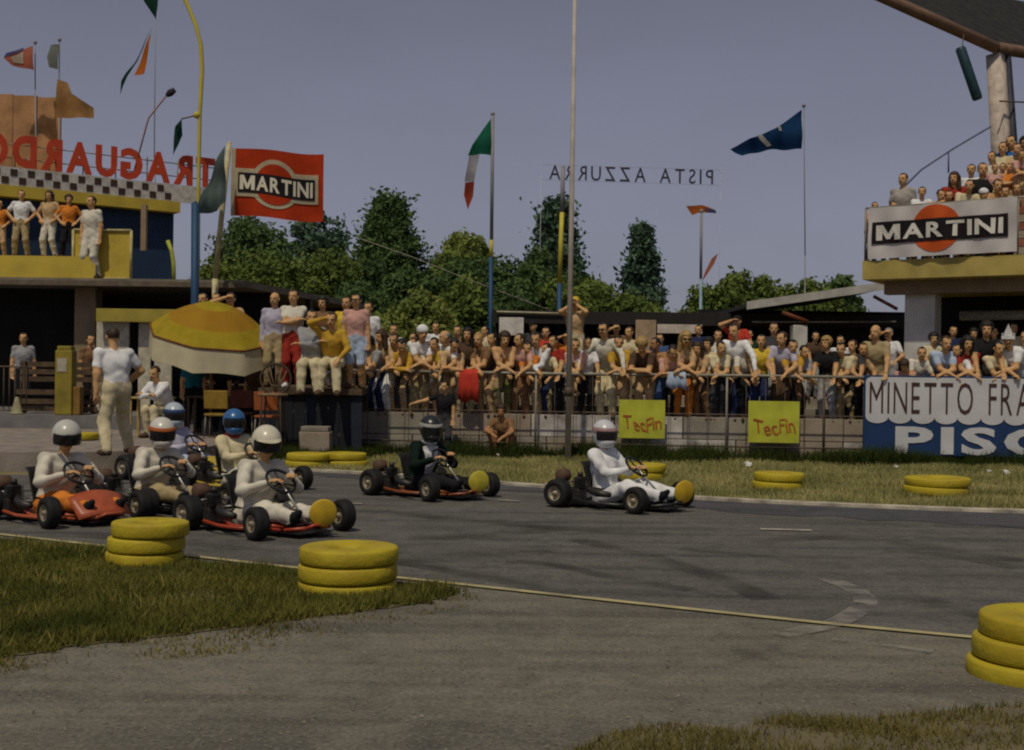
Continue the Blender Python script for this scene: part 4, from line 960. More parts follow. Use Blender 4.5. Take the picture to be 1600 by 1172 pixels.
for where, px, py, sh_, z in (('the middle stack of three on the grass', 533, 938, ((.0,0),(.0,-.005),(.006,0)), -.03), ('the left stack of three on the grass', 214, 888, ((-.03,0),(-.015,0),(.015,0)), -.02), ('the near right stack of three at the frame edge', 1664, 1080, ((-.03,0),(.0,0),(.035,0)), -.030)):
    stack(px, py, 3, sc=(.95 if px > 1600 else (.87 if px < 300 else 1.0)), z=z, shift=sh_, names=['bottom yellow tyre of ' + where, 'middle yellow tyre of ' + where, 'top yellow tyre of ' + where])
def pair(px, py, where, sh_=((0,0),(.02,0))):
    stack(px, py, 2, ['lower yellow tyre ' + where, 'upper yellow tyre ' + where], 0, 1.0, sh_)
pair(474, 733, 'of the left twin stack on the far verge'); pair(535, 732, 'of the right twin stack on the far verge', ((.03,0),(0,0)))
pair(1223, 768, 'on the verge below the yellow sign'); stack(1479, 777, 2, ['lower big yellow tyre on the verge below the blue board', 'upper big yellow tyre on the verge below the blue board'], 0, 1.24, ((0,0),(.02,0)))
pair(1006, 752, 'on the verge just behind the white kart'); 
g = G(112, 716); tyre((g.x, g.y+.3, .31), 'single yellow tyre on the apron behind the red kart')
# litter
for i, (px, py, r) in enumerate(((1169,733,.07),(1400,735,.045),(1545,742,.04),(1572,745,.06),(538,674,.06),(598,694,.055),(778,716,.04),(1500,716,.03))):
    g = G(px, py); ml = MB(); vs = []; 
    bm = bmesh.new(); bmesh.ops.create_icosphere(bm, subdivisions=2, radius=r)
    for v in bm.verts: v.co *= random.uniform(.72, 1.2); v.co.z *= .8
    bm.verts.index_update(); ml.add([v.co for v in bm.verts], [[v.index for v in f.verts] for f in bm.faces]); bm.free()
    where = ['left of the twin tyres below the yellow sign', 'on the verge below the letter P of the board', 'right of the tyres below the blue board', 'at far right below the blue board', 'in the weeds below the deck', 'at the left end of the fence', 'behind the dark kart', 'at the foot of the blue board'][i]
    tag(build(ml, 'paper_scrap', mat('paper_white', (.62,.60,.55), .9), loc=(g.x, g.y, r*.7+.03)), 'crumpled white paper scrap ' + where, 'litter', 'white paper scraps on the verge')

# ------------------------------------------------------------------ poles, flags, wires
M_PW = mat('pole_white', (.24,.23,.25), .6, .1, 2); M_PY = mat('pole_yellow', (.50,.42,.05), .6, .1, 2); M_PB = mat('pole_blue', (.012,.055,.13), .6, .1, 2); M_PG = mat('pole_grey', (.44,.40,.35), .6, .2, 2)
def pole(label, d, segs, r=.05, z0=0.0, name='flag_pole'):
    """segs: list of (px, py, material) from the top down; the last runs to the ground"""
    t = thing(name, label, 'pole', (XD(segs[-1][0], d), d, 0)); base = Vector((XD(segs[-1][0], d), d, 0))
    for i in range(len(segs)):
        a = P(segs[i][0], segs[i][1], d) - base
        b_ = (P(segs[i+1][0], segs[i+1][1], d) - base) if i+1 < len(segs) else Vector((0, 0, z0))
        rr = r*(.75 + .25*(i+1)/len(segs)); build(MB().tube([b_, a], [rr, rr*.95], 8), 'pole_section', segs[i][2], t)
    build(MB().lathe([(0,.06),(.05,.04),(.06,0),(.05,-.04),(0,-.06)], 10, Matrix.Translation(P(segs[0][0], segs[0][1], d) - base)), 'finial', segs[0][2], t)
    return t
g = G(887, 720)
tall = thing('tall_mast', 'tall grey mast rising out of the frame in front of the fence', 'mast', (g.x, g.y, 0))
tpz = P(899, -60, g.y); build(MB().tube([(0,0,0), (tpz.x-g.x, 0, tpz.z)], [.058,.036], 10), 'shaft', M_PG, tall)
build(MB().tube([(0,0,P(887,615,g.y).z-.05),(0.004,0,P(887,605,g.y).z)], .075, 10), 'clamp', M_PIPE2, tall)
pole('flag pole with blue foot, yellow band and white top, Italian flag', 34, [(770,178,M_PW),(768,375,M_PY),(767,402,M_PB)], .06)
pole('yellow and blue pole just left of the tall mast', 35, [(880,262,M_PW),(878,332,M_PY),(874,443,M_PB)], .075)
pole('thin white pole flying the dark blue flag', 36, [(1256,165,M_PW),(1258,400,M_PW)], .018)
pole('short pale blue pole among the right hand trees', 37, [(1096,330,M_PW),(1095,436,mat('pole_pale_blue',(.22,.34,.40),.6))], .05)
pole('thick blue pole at the corner of the pit building', 27.5, [(305,318,M_PB)], .095)
pole('cream pole leaning up to the red flag', 28.6, [(358,225,mat('pole_cream',(.50,.44,.24),.6)),(336,436,mat('pole_cream',(.50,.44,.24),.6))], .075, name='flag_staff')
ar = thing('arched_pole', 'tall yellow pole bent over at its top', 'pole', (XD(309,33), 33, 0)); bs = Vector((XD(309,33),33,0))
build(MB().tube([Vector((0,0,0))] + [P(x,y,33)-bs for x,y in ((310,300),(312,180),(316,110),(314,70),(306,40),(294,10),(276,-30),(240,-60))], .055, 8), 'shaft', M_PY, ar)
build(MB().lathe([(0,.1),(.09,.07),(.11,0),(.09,-.07),(0,-.1)], 10, Matrix.Translation(P(308,180,33)-bs)), 'collar', M_PY, ar)
build(MB().tube([P(308,180,33)-bs, P(283,186,33)-bs], .02, 6), 'flag_arm', M_WOOD, ar)
bp_ = thing('bent_post', 'short curved yellow post at the end of the balcony', 'post', (XD(270,31.5),31.5,3.72))
bs = Vector((XD(270,31.5),31.5,3.72)); build(MB().tube([Vector((0,0,0))]+[P(x,y,31.5)-bs for x,y in ((271,410),(268,392),(262,376))], .055, 8), 'shaft', mat('post_yellow_green',(.40,.42,.06),.6), bp_)
def flag(label, d, outline, m, stripes=None, bulge=.12, thick=None, name='flag', extra=None):
    """outline: photo points of the cloth; the cloth is built with folds in depth"""
    t = thing(name, label, 'flag', tuple(P(*outline[0], d)), 0); o = Vector(t.location)
    def fold(x, y): return d + bulge*math.sin((x-outline[0][0])*.16) + bulge*.6*math.sin((y-outline[0][1])*.11 + 1)
    def panel(pts, mm, nm, off=0.0, sub=3):
        bm = bmesh.new(); vs = [bm.verts.new(P(x, y, d) - o) for x, y in pts]; f = bm.faces.new(vs)
        bmesh.ops.triangulate(bm, faces=[f])
        for _ in range(sub): bmesh.ops.subdivide_edges(bm, edges=bm.edges[:], cuts=1, use_grid_fill=True); bmesh.ops.triangulate(bm, faces=bm.faces[:])
        for v in bm.verts:
            w = v.co + o; px = 800 + w.x/w.y*FPX; py = 586 - (w.z-CAM_H)/w.y*FPX
            v.co.y += fold(px, py) - d + off
        bm.normal_update(); me = bpy.data.meshes.new(nm); bm.to_mesh(me); bm.free()
        me.polygons.foreach_set('use_smooth', [True]*len(me.polygons)); return link(nm, me, mm, t)
    panel(outline, m, 'cloth')
    for pts, mm in (stripes or []): panel(pts, mm, 'stripe', -.02, 2)
    return t
def fcl(k, rgb): return mat('flag_'+k, rgb, .9, .12, 3, trans=.3, spec=.1)
flag('dark blue flag with a small white emblem on the right hand pole', 36, [(1252,172),(1252,233),(1200,234),(1160,243),(1142,232),(1170,218),(1210,202)], fcl('blue',(.010,.045,.13)), [([(1183,212),(1190,209),(1204,228),(1199,230)], fcl('white',(.5,.5,.48))), ([(1213,199),(1219,196),(1222,204),(1217,206)], fcl('white',(.5,.5,.48)))])
flag('Italian flag with a limp red tail on the banded pole', 34, [(767,186),(767,243),(749,240),(731,243),(738,226),(752,206)], fcl('green',(.015,.13,.075)), [([(749,240),(733,243),(726,285),(741,283)], fcl('greywhite',(.34,.33,.36))), ([(741,283),(727,286),(725,305),(731,328),(739,306)], fcl('red',(.36,.06,.03)))], .08)
flag('narrow dark green and orange pennant high at left', 35, [(240,40),(187,148),(190,128),(208,100),(224,74)], fcl('darkgreen',(.012,.05,.032)), [([(238,52),(226,116),(210,118),(224,80)], fcl('orange',(.46,.13,.025)))], .06)
flag('dark green flag tip cut by the top of the frame', 35, [(225,-20),(248,-20),(246,10),(242,28),(226,3)], fcl('darkgreen',(.012,.05,.032)), None, .06)
flag('small tricolour flag at far left above the hoarding', 36, [(52,72),(54,110),(20,103),(8,92),(14,84)], fcl('redpale',(.40,.13,.08)), [([(36,80),(38,100),(22,98),(18,90)], fcl('cream',(.42,.36,.30))), ([(38,76),(8,92),(12,84),(34,74)], fcl('violet',(.10,.09,.22)))], .06)
flag('limp grey green flag beside the tricolour', 36.5, [(80,70),(92,68),(90,108),(78,106),(75,90)], fcl('greygreen',(.20,.22,.20)), None, .05)
flag('triangular orange brown pennant beside the hoarding', 36, [(90,124),(104,128),(112,146),(126,164),(145,168),(145,184),(88,184)], fcl('tan',(.36,.20,.08)), None, .06)
flag('green flag hanging from the arched pole', 33, [(284,186),(286,212),(280,226),(270,242),(273,214),(274,198)], fcl('darkgreen',(.012,.05,.032)), None, .05)
flag('grey green folded flag behind the red flag', 28.0, [(352,228),(354,316),(340,330),(308,334),(318,296),(334,262)], fcl('slate',(.10,.14,.13)), None, .12)
fp_ = thing('leaning_staff', 'thin reddish staff with a dark furled flag at its tip', 'staff', tuple(P(207,238,32.5))); bs = Vector(fp_.location)
build(MB().tube([Vector((0,0,-.7)), P(232,185,32.5)-bs, P(266,142,32.5)-bs], .022, 6), 'shaft', mat('staff_red',(.30,.14,.10),.8), fp_)
build(MB().tube([P(260,150,32.4)-bs, P(266,145,32.4)-bs, P(273,140,32.4)-bs], [.05,.10,.07], 7), 'furled_flag', fcl('slate2',(.07,.06,.09)), fp_)
flag('small orange and blue flag far off in the sky at right', 40, [(1072,322),(1096,320),(1098,326),(1118,328),(1120,333),(1092,332),(1082,336)], fcl('orange',(.46,.13,.025)), [([(1100,326),(1118,328),(1120,333),(1104,331)], fcl('violet',(.10,.09,.22)))], .05)
flag('small pale red flag above the short pale pole', 37, [(1122,396),(1116,412),(1104,430),(1097,440),(1102,424),(1112,404)], fcl('redpale',(.40,.13,.08)), None, .05)
pole('thin pole of the small tricolour above the hoarding', 36.1, [(55,66,M_PW),(55,140,M_PW)], .022, 5.9)
pole('thin pole of the limp grey green flag by the hoarding', 36.6, [(93,62,M_PW),(92,184,M_PW)], .022, 5.9)
pole('thin pole of the green and orange pennant on the roof', 35.1, [(250,-40,M_PW),(243,30,M_PW),(241,250,M_PW)], .016, 6.14)
wr_ = thing('guy_wire', 'pale guy wire sloping across the trees', 'wire', tuple(P(560,372,36)))
bs = Vector(wr_.location); build(MB().tube([P(x,y,36)-bs for x,y in ((560,372),(640,400),(720,432),(800,462),(878,492))], .011, 5), 'strand', mat('wire_pale',(.30,.28,.22),.7), wr_)
# red flag with the emblem
rf = thing('red_flag', 'red MARTINI flag on the cream staff over the canopy', 'flag', (XD(357,28.5), 28.5, 0), math.radians(6))
fw_, fz0, fz1 = 2.14, ZH(338,420,28.5), ZH(232,420,28.5)
def fwarp(x, y, z): return (x, y + .06*math.sin(x*4.2) + .04*math.sin(x*2.1+z*3), z - .055*x + .03*math.sin(x*3.0) + .02*x*math.sin(z*4))
build(grid_panel(0, fw_, fz0, fz1, 0, 30, 14, fwarp), 'cloth', fcl('martini_red', (.50,.050,.014)), rf)
M_FC = fcl('martini_cream', (.56,.50,.34)); czf = (fz0+fz1)/2
build(grid_panel(0.0, .09, fz0, fz1, -.016, 2, 14, fwarp), 'hoist_band', M_FC, rf)
build(disc_panel(fw_*.47, czf, .57, -.018, fwarp), 'ring', M_FC, rf)
build(grid_panel(.09, fw_-.12, czf-.33, czf+.33, -.026, 30, 4, fwarp), 'cream_band', M_FC, rf)
build(disc_panel(fw_*.47, czf, .47, -.034, fwarp), 'disc', fcl('martini_red', (.50,.050,.014)), rf)
build(grid_panel(.16, fw_-.20, czf-.23, czf+.23, -.042, 30, 4, fwarp), 'black_band', M_MBLK, rf)
lettering('MARTINI', rf, mat('flag_letter', (.60,.56,.44), .9, .05, 3), .20, fw_-.25, czf-.17, czf+.17, -.052, bold=.028, gap=.10, depth=.006, warp=fwarp)
# far overhead sign
oh = thing('overhead_sign', 'distant dark skeleton letters reading PISTA AZZURRA backwards on wires', 'sign', tuple(P(858,285,46)), 0)
bs = Vector(oh.location); rr_ = P(1114,285,46) - bs; h_ = ZH(258,858,46) - ZH(284,858,46)
slope = (ZH(286,1114,46) - ZH(278,858,46)) / rr_.x
def owarp(x, y, z): return (x, y, z + slope*x)
lettering('PISTA AZZURRA', oh, mat('skeleton_dark', (.035,.03,.05), .8), 0, rr_.x, .12, .12+h_*.85, 0, bold=.004, gap=.26, depth=.04, mirror=True, warp=owarp)
for zz in (.10, .14+h_*.85): build(MB().tube([owarp(-.3,0.03,zz), owarp(rr_.x+.3,0.03,zz)], .007, 5), 'carrier_wire', mat('wire_sky', (.42,.42,.5), .8), oh)
for x_ in (-.3, rr_.x+.3): build(MB().tube([owarp(x_, .1, zz+.1), (x_, .1, -bs.z)], .010, 6), 'support_pole', mat('pole_sky_grey', (.46,.46,.54), .7), oh)

# ------------------------------------------------------------------ trees
def leaf_mesh(name, C, N, size, aspect=1.6):
    k = len(C); T = RNG.normal(size=(k, 3)); T -= N * (T*N).sum(1)[:, None]; T /= np.linalg.norm(T, axis=1)[:, None] + 1e-9; Bn = np.cross(N, T)
    s = size * RNG.uniform(.6, 1.35, k)[:, None]; V = np.stack([C - T*s*aspect*.5, C - Bn*s*.42 , C + T*s*aspect*.5, C + Bn*s*.42], 1).reshape(-1, 3)
    me = bpy.data.meshes.new(name); me.vertices.add(4*k); me.vertices.foreach_set('co', V.ravel()); me.loops.add(4*k); me.loops.foreach_set('vertex_index', np.arange(4*k, dtype=np.int32))
    me.polygons.add(k); me.polygons.foreach_set('loop_start', np.arange(0, 4*k, 4, dtype=np.int32)); me.update(calc_edges=True); return me
M_BARK = mat('bark', (.08,.06,.045), .95, .3, 6, bump=.6)
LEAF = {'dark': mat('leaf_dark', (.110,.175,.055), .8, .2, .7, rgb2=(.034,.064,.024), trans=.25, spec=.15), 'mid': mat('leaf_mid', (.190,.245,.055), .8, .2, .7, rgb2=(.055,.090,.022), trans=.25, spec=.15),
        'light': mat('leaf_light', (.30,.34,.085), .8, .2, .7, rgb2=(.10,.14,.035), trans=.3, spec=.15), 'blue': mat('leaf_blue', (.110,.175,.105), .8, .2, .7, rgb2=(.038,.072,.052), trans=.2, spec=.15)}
def tree(label, px, d, top, hw, kind, leaf, n=7000, low=None, gap=.35, name='tree'):
    n = int(n*2.4)
    zt = ZH(top, px, d); x = XD(px, d); w = hw/FPX*d*(1.25 if kind == 'round' else 1.35); t = thing(name, label, 'tree', (x, d, 0), 0, 'trees behind the crowd')
    zlow = low if low is not None else zt*.22; Hc = zt - zlow
    tr = MB(); lean = random.uniform(-.15,.15)
    tr.tube([(0,0,-.1),(lean*.3,0,zlow),(lean,0,zlow+Hc*.5),(lean,0.0,zt-.3*Hc if kind!='cone' else zt-.15)], [w*.07+.10,w*.055+.08,w*.03+.05,.03], 8); build(tr, 'trunk', M_BARK, t)
    C = []; N = []
    if kind == 'cone':
        nl = int(26); 
        for i in range(nl):
            f = i/(nl-1); z = zlow + Hc*f**.9; rad = w*(1.05*(1-f)**.75 + .05)*random.uniform(.75,1.15)
            if f > .35: rad = w*(1.0 - .55*((f-.35)/.65))*random.uniform(.55,1.0)*(1-f**5)
            m = max(3, int(7*(1-f)+3))
            for j in range(m):
                a = random.uniform(0, 6.283); L = rad*random.uniform(.65,1.1)
                cnt = int(n/(nl*m)*1.0)
                u = RNG.uniform(.15,1,cnt)**.7; pts = np.stack([np.cos(a)*L*u, np.sin(a)*L*u, z + .30*L*u - .1*L + 0*u], 1)
                pts += RNG.normal(0, .16*w*.6+.05, (cnt,3)) * np.array([1,1,.75]) * np.where(RNG.uniform(0,1,cnt) < .15, 1.6, 1.0)[:,None]; C.append(pts); N.append(RNG.normal(size=(cnt,3)))
            if i % 3 == 0:
                a = random.uniform(0,6.283); build(MB().tube([(lean,0,z),(lean+math.cos(a)*rad*.8, math.sin(a)*rad*.8, z+.25*rad)], [.05,.015], 5), 'limb', M_BARK, t)
    else:
        nc = int(46*max(1.0, Hc/(2.0*w))); cl = []
        for i in range(nc):
            while True:
                p = np.array([random.uniform(-1,1), random.uniform(-1,1), random.uniform(-1,1)])
                if .25 < np.linalg.norm(p) < 1: break
            cl.append(np.array([p[0]*w*.80*(1+.25*math.sin(p[2]*4+px)), p[1]*w*.8, zlow+Hc*.5 + p[2]*Hc*.42*(1 if p[2] < 0 else 1)]))
        for i, c in enumerate(cl):
            r = w*random.uniform(.20,.46); cnt = int(n/nc); dd = RNG.normal(size=(cnt,3)); dd /= np.linalg.norm(dd,axis=1)[:,None]
            rad = r*(RNG.uniform(.45,1.1,cnt)*np.where(RNG.uniform(0,1,cnt) < .2, RNG.uniform(1.0,1.6,cnt), 1))[:,None]; C.append(c + dd*rad*np.array([1,1,.8])); N.append(dd + RNG.normal(0,.6,(cnt,3)))
            if i < 7: build(MB().tube([(lean,0,zlow+Hc*.12),tuple(c*np.array([.5,.5,.85])),tuple(c)], [.07,.045,.02], 5), 'limb', M_BARK, t)
    C = np.concatenate(C); N = np.concatenate(N); N /= np.linalg.norm(N,axis=1)[:,None] + 1e-9
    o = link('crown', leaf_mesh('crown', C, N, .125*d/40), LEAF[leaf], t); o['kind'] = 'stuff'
TR = [('leafy tree low at the right end of the canopy roof', 560, 42, 415, 46, 'round', 'dark', 8000), ('olive tree directly behind the white notice board', 800, 41, 425, 52, 'round', 'dark', 8000), ('dark tree filling the gap behind the light green bush', 640, 44, 405, 50, 'round', 'dark', 8000), ('bright tree low between the banded pole and the bush', 720, 41, 425, 46, 'round', 'mid', 7500), ('tree low behind the mast at the shed roof', 880, 42, 420, 44, 'round', 'mid', 7000), ('olive tree low behind the blue corner pole', 345, 44, 400, 45, 'round', 'mid', 7000), ('dark green tree between the flag tree and the pointed conifer', 545, 50, 372, 48, 'round', 'dark', 8000), ('mid green tree in the gap right of the pointed conifer', 690, 50, 392, 48, 'round', 'mid', 8000), ('olive tree just right of the tall mast at the back', 905, 50, 405, 40, 'round', 'mid', 6500), ('tall dark tree rising behind the red flag pole', 395, 58, 322, 62, 'round', 'dark', 8000), ('dark tree showing at the right edge of the red flag', 488, 60, 315, 50, 'round', 'blue', 7000),
      ('broad olive tree behind the canopy below the red flag', 395, 46, 372, 70, 'round', 'mid', 8000), ('broad rounded tree right of the canopy roof', 482, 46, 378, 72, 'round', 'mid', 8000),
      ('tall pointed conifer left of centre', 604, 52, 322, 62, 'cone', 'dark', 15000), ('low light green bush below the pointed conifer', 655, 38, 448, 58, 'round', 'light', 8000), ('light green bush partly behind the standing group', 600, 39, 485, 40, 'round', 'light', 5000),
      ('feathery light tree between the conifers', 722, 54, 345, 46, 'round', 'light', 6500), ('dark spreading tree behind the banded pole', 765, 47, 378, 66, 'round', 'dark', 9000), ('dark round tree left of the tall mast', 835, 46, 372, 60, 'round', 'dark', 9000),
      ('dark pointed conifer behind the tall mast', 868, 53, 326, 48, 'cone', 'blue', 13000), ('small bushy tree right of the tall mast', 930, 44, 430, 48, 'round', 'mid', 6500), ('low bush below the lone slender tree', 985, 44, 448, 40, 'round', 'mid', 5000),
      ('lone slender blue green tree right of centre', 1000, 52, 360, 36, 'cone', 'blue', 4200), ('leftmost tree of the right hand row', 1100, 44, 432, 34, 'round', 'mid', 4500), ('second tree of the right hand row', 1146, 44, 414, 42, 'round', 'mid', 5500),
      ('third tree of the right hand row', 1205, 45, 418, 42, 'round', 'mid', 5500), ('tree of the right hand row above the shelter roof', 1262, 45, 412, 44, 'round', 'mid', 5500), ('rightmost tree of the row beside the yellow slab', 1312, 46, 420, 34, 'round', 'dark', 4500)]
for lb, px, d, top, hw, kd, lf, n in TR: tree(lb, px, d, top, hw, kd, lf, n, low=(.6 if kd == 'round' else None), name='conifer_tree' if kd == 'cone' else 'leafy_tree')
# ------------------------------------------------------------------ karts (front is -y, the driver's right is -x)
M_RUBBER = mat('kart_rubber', (.014,.013,.013), .75, .25, 8, spec=.3); M_STEEL = mat('steel_bright', (.46,.44,.40), .35, .15, 8, metal=.8); M_ENG = mat('engine_alloy', (.060,.055,.052), .5, .3, 14, metal=.6)
M_BLKP = mat('black_plastic', (.012,.012,.013), .45, .2, 8, spec=.4); M_SEAT = mat('seat_black', (.018,.016,.015), .6, .2, 8); M_CHROME = mat('rim_pale', (.34,.29,.20), .5, .2, 8, metal=.4)
KM = {}
def km(key, fn):
    if key not in KM: KM[key] = fn()
    return KM[key]
WX = Matrix.Rotation(math.pi/2, 4, 'Y')
def wheel_mesh(r, w):
    h = w/2; prof = [(r*.52,-h*.9),(r*.70,-h*.98),(r*.90,-h*.92),(r*.985,-h*.62),(r,-h*.3),(r,h*.3),(r*.985,h*.62),(r*.90,h*.92),(r*.70,h*.98),(r*.52,h*.9)]
    return MB().lathe(prof, 28, WX, close=True).mesh('tyre')
def rim_mesh(r, w):
    h = w/2; mb = MB().lathe([(r*.54,-h*.86),(r*.50,-h*.9),(r*.44,-h*.6),(r*.18,-h*.5),(r*.16,-h*1.0),(.0,-h*1.05)], 20, WX)
    mb.lathe([(.0,h*1.05),(r*.16,h*1.0),(r*.18,h*.5),(r*.44,h*.6),(r*.50,h*.9),(r*.54,h*.86)], 20, WX); return mb.mesh('rim')
def frame_mesh():
    mb = MB()
    for s in (-1, 1):
        mb.tube([(s*.30,.66,.13),(s*.30,.40,.10),(s*.31,.10,.06),(s*.27,-.25,.06),(s*.20,-.58,.07),(s*.14,-.80,.10)], .017, 8)
        mb.tube([(s*.34,-.55,.12),(s*.20,-.56,.09)], .016, 8)
    for y, z, x in ((.64,.13,.30),(.34,.09,.30),(.0,.055,.30),(-.30,.055,.26),(-.58,.07,.20)): mb.tube([(-x,y,z),(x,y,z)], .014, 8)
    mb.tube([(-.14,-.80,.10),(-.09,-.85,.13),(.09,-.85,.13),(.14,-.80,.10)], .016, 8)
    return mb.mesh('frame')
def side_bar(s): return MB().tube([(s*.30,.36,.09),(s*.50,.30,.10),(s*.53,.0,.085),(s*.50,-.30,.085),(s*.24,-.42,.07)], .018, 8).mesh('side_bar')
def bumper_mesh():
    mb = MB(); mb.tube([(-.30,.62,.13),(-.44,.80,.16),(.44,.80,.16),(.30,.62,.13)], .015, 8); mb.tube([(-.40,.79,.24),(.40,.79,.24)], .013, 8)
    for s in (-1,1): mb.tube([(s*.38,.79,.16),(s*.38,.79,.24)], .012, 6)
    return mb.mesh('rear_bumper')
def seat_mesh():
    prof = [(-.16,.13),(-.05,.085),(.10,.075),(.24,.085),(.34,.15),(.40,.30),(.45,.46),(.47,.52)]; nu = 8; vs = []; fs = []
    for off in (0, 1):
        for j, (y, z) in enumerate(prof):
            for i in range(nu+1):
                u = -1+2*i/nu; wd = .20; lift = .15*abs(u)**3*(1 if 0 < j < 7 else .5)
                q = 1 if j >= 4 else 0
                vs.append((u*wd*(1+.0*off), y - q*lift*.7 + (.016*off if q else 0), z + (0 if q else lift) - (.016*off if not q else 0)))
    N = (nu+1)*len(prof)
    for j in range(len(prof)-1):
        for i in range(nu):
            a = j*(nu+1)+i; fs.append((a,a+1,a+nu+2,a+nu+1)); fs.append((N+a,N+a+nu+1,N+a+nu+2,N+a+1))
    for j in range(len(prof)-1):
        for i in (0, nu): a = j*(nu+1)+i; fs.append((a,a+nu+1,N+a+nu+1,N+a))
    for i in range(nu):
        for j in (0, len(prof)-1): a = j*(nu+1)+i; fs.append((a,a+1,N+a+1,N+a))
    return MB().add(vs, fs, True).mesh('seat')
def engine_mesh():
    mb = MB(); mb.box((-.40,.34,.15), (.17,.20,.16), bev=.02)
    for i in range(7): mb.box((-.40,.34-.055+.0,.245+i*.017), (.15-.004*i,.15,.008))
    mb.lathe([(0,.0),(.035,.0),(.035,.05),(.02,.055),(0,.055)], 10, Matrix.Translation((-.40,.285,.365))); mb.box((-.40,.285,.30),(.10,.10,.13),bev=.01)
    mb.lathe([(0,0),(.055,0),(.06,.06),(.055,.09),(0,.09)], 14, Matrix.Translation((-.40,.44,.20)) @ Matrix.Rotation(-math.pi/2,4,'X'))
    return mb.mesh('engine')
def exhaust_mesh(): return MB().tube([(-.40,.20,.25),(-.47,.10,.22),(-.50,-.02,.20),(-.50,-.20,.19)], [.022,.035,.045,.03], 10).mesh('exhaust')
def tank_mesh(): return MB().box((0,-.30,.155), (.20,.26,.15), bev=.035).mesh('fuel_tank')
def column_mesh(): return MB().tube([(0,-.62,.13),(0,-.30,.42),(0,-.235,.48)], .013, 8).mesh('steering_column')
def swheel_mesh():
    M_ = Matrix.Translation((0,-.235,.49)) @ Matrix.Rotation(math.radians(42),4,'X'); mb = MB()
    mb.tube([M_ @ Vector((.15*math.cos(k*.2618), .15*math.sin(k*.2618), 0)) for k in range(24)], .015, 8, closed=True)
    for a in (90, 210, 330): mb.tube([M_ @ Vector((0,0,-.02)), M_ @ Vector((.145*math.cos(math.radians(a)), .145*math.sin(math.radians(a)), 0))], .010, 6)
    mb.lathe([(0,.0),(.035,-.005),(.035,-.03),(0,-.03)], 12, M_); return mb.mesh('steering_wheel')
def plate_mesh(): return MB().lathe([(0,-.010),(.120,-.008),(.132,0),(.120,.008),(0,.010)], 28, Matrix.Translation((0,-.875,.24)) @ Matrix.Rotation(math.radians(-28),4,'Z') @ Matrix.Rotation(math.pi/2+.12,4,'X')).mesh('number_plate')
def tray_mesh(): return MB().add([(-.20,-.78,.042),(.20,-.78,.042),(.46,.62,.04),(-.46,.62,.04),(-.20,-.78,.052),(.20,-.78,.052),(.46,.62,.05),(-.46,.62,.05)], [(0,3,2,1),(4,5,6,7),(0,1,5,4),(1,2,6,5),(2,3,7,6),(3,0,4,7)]).mesh('floor_tray')  # floor tray, widened and black to imitate the deep shadow under the kart
def panel_mesh():
    vs = []; fs = []; n = 10
    for i in range(n+1):
        u = -1+2*i/n
        for j in range(5):
            v = j/4; vs.append((u*.30, -.52-.30*v+.10*u*u*v, .34-.20*v-.06*u*u))
    for i in range(n):
        for j in range(4): a = i*5+j; fs.append((a,a+1,a+6,a+5))
    return MB().add(vs, fs, True).mesh('nose_panel')
def pod_mesh(s): return MB().box((s*.42,-.02,.19), (.20,.52,.20), bev=.05, ry=s*.25).mesh('side_pod')
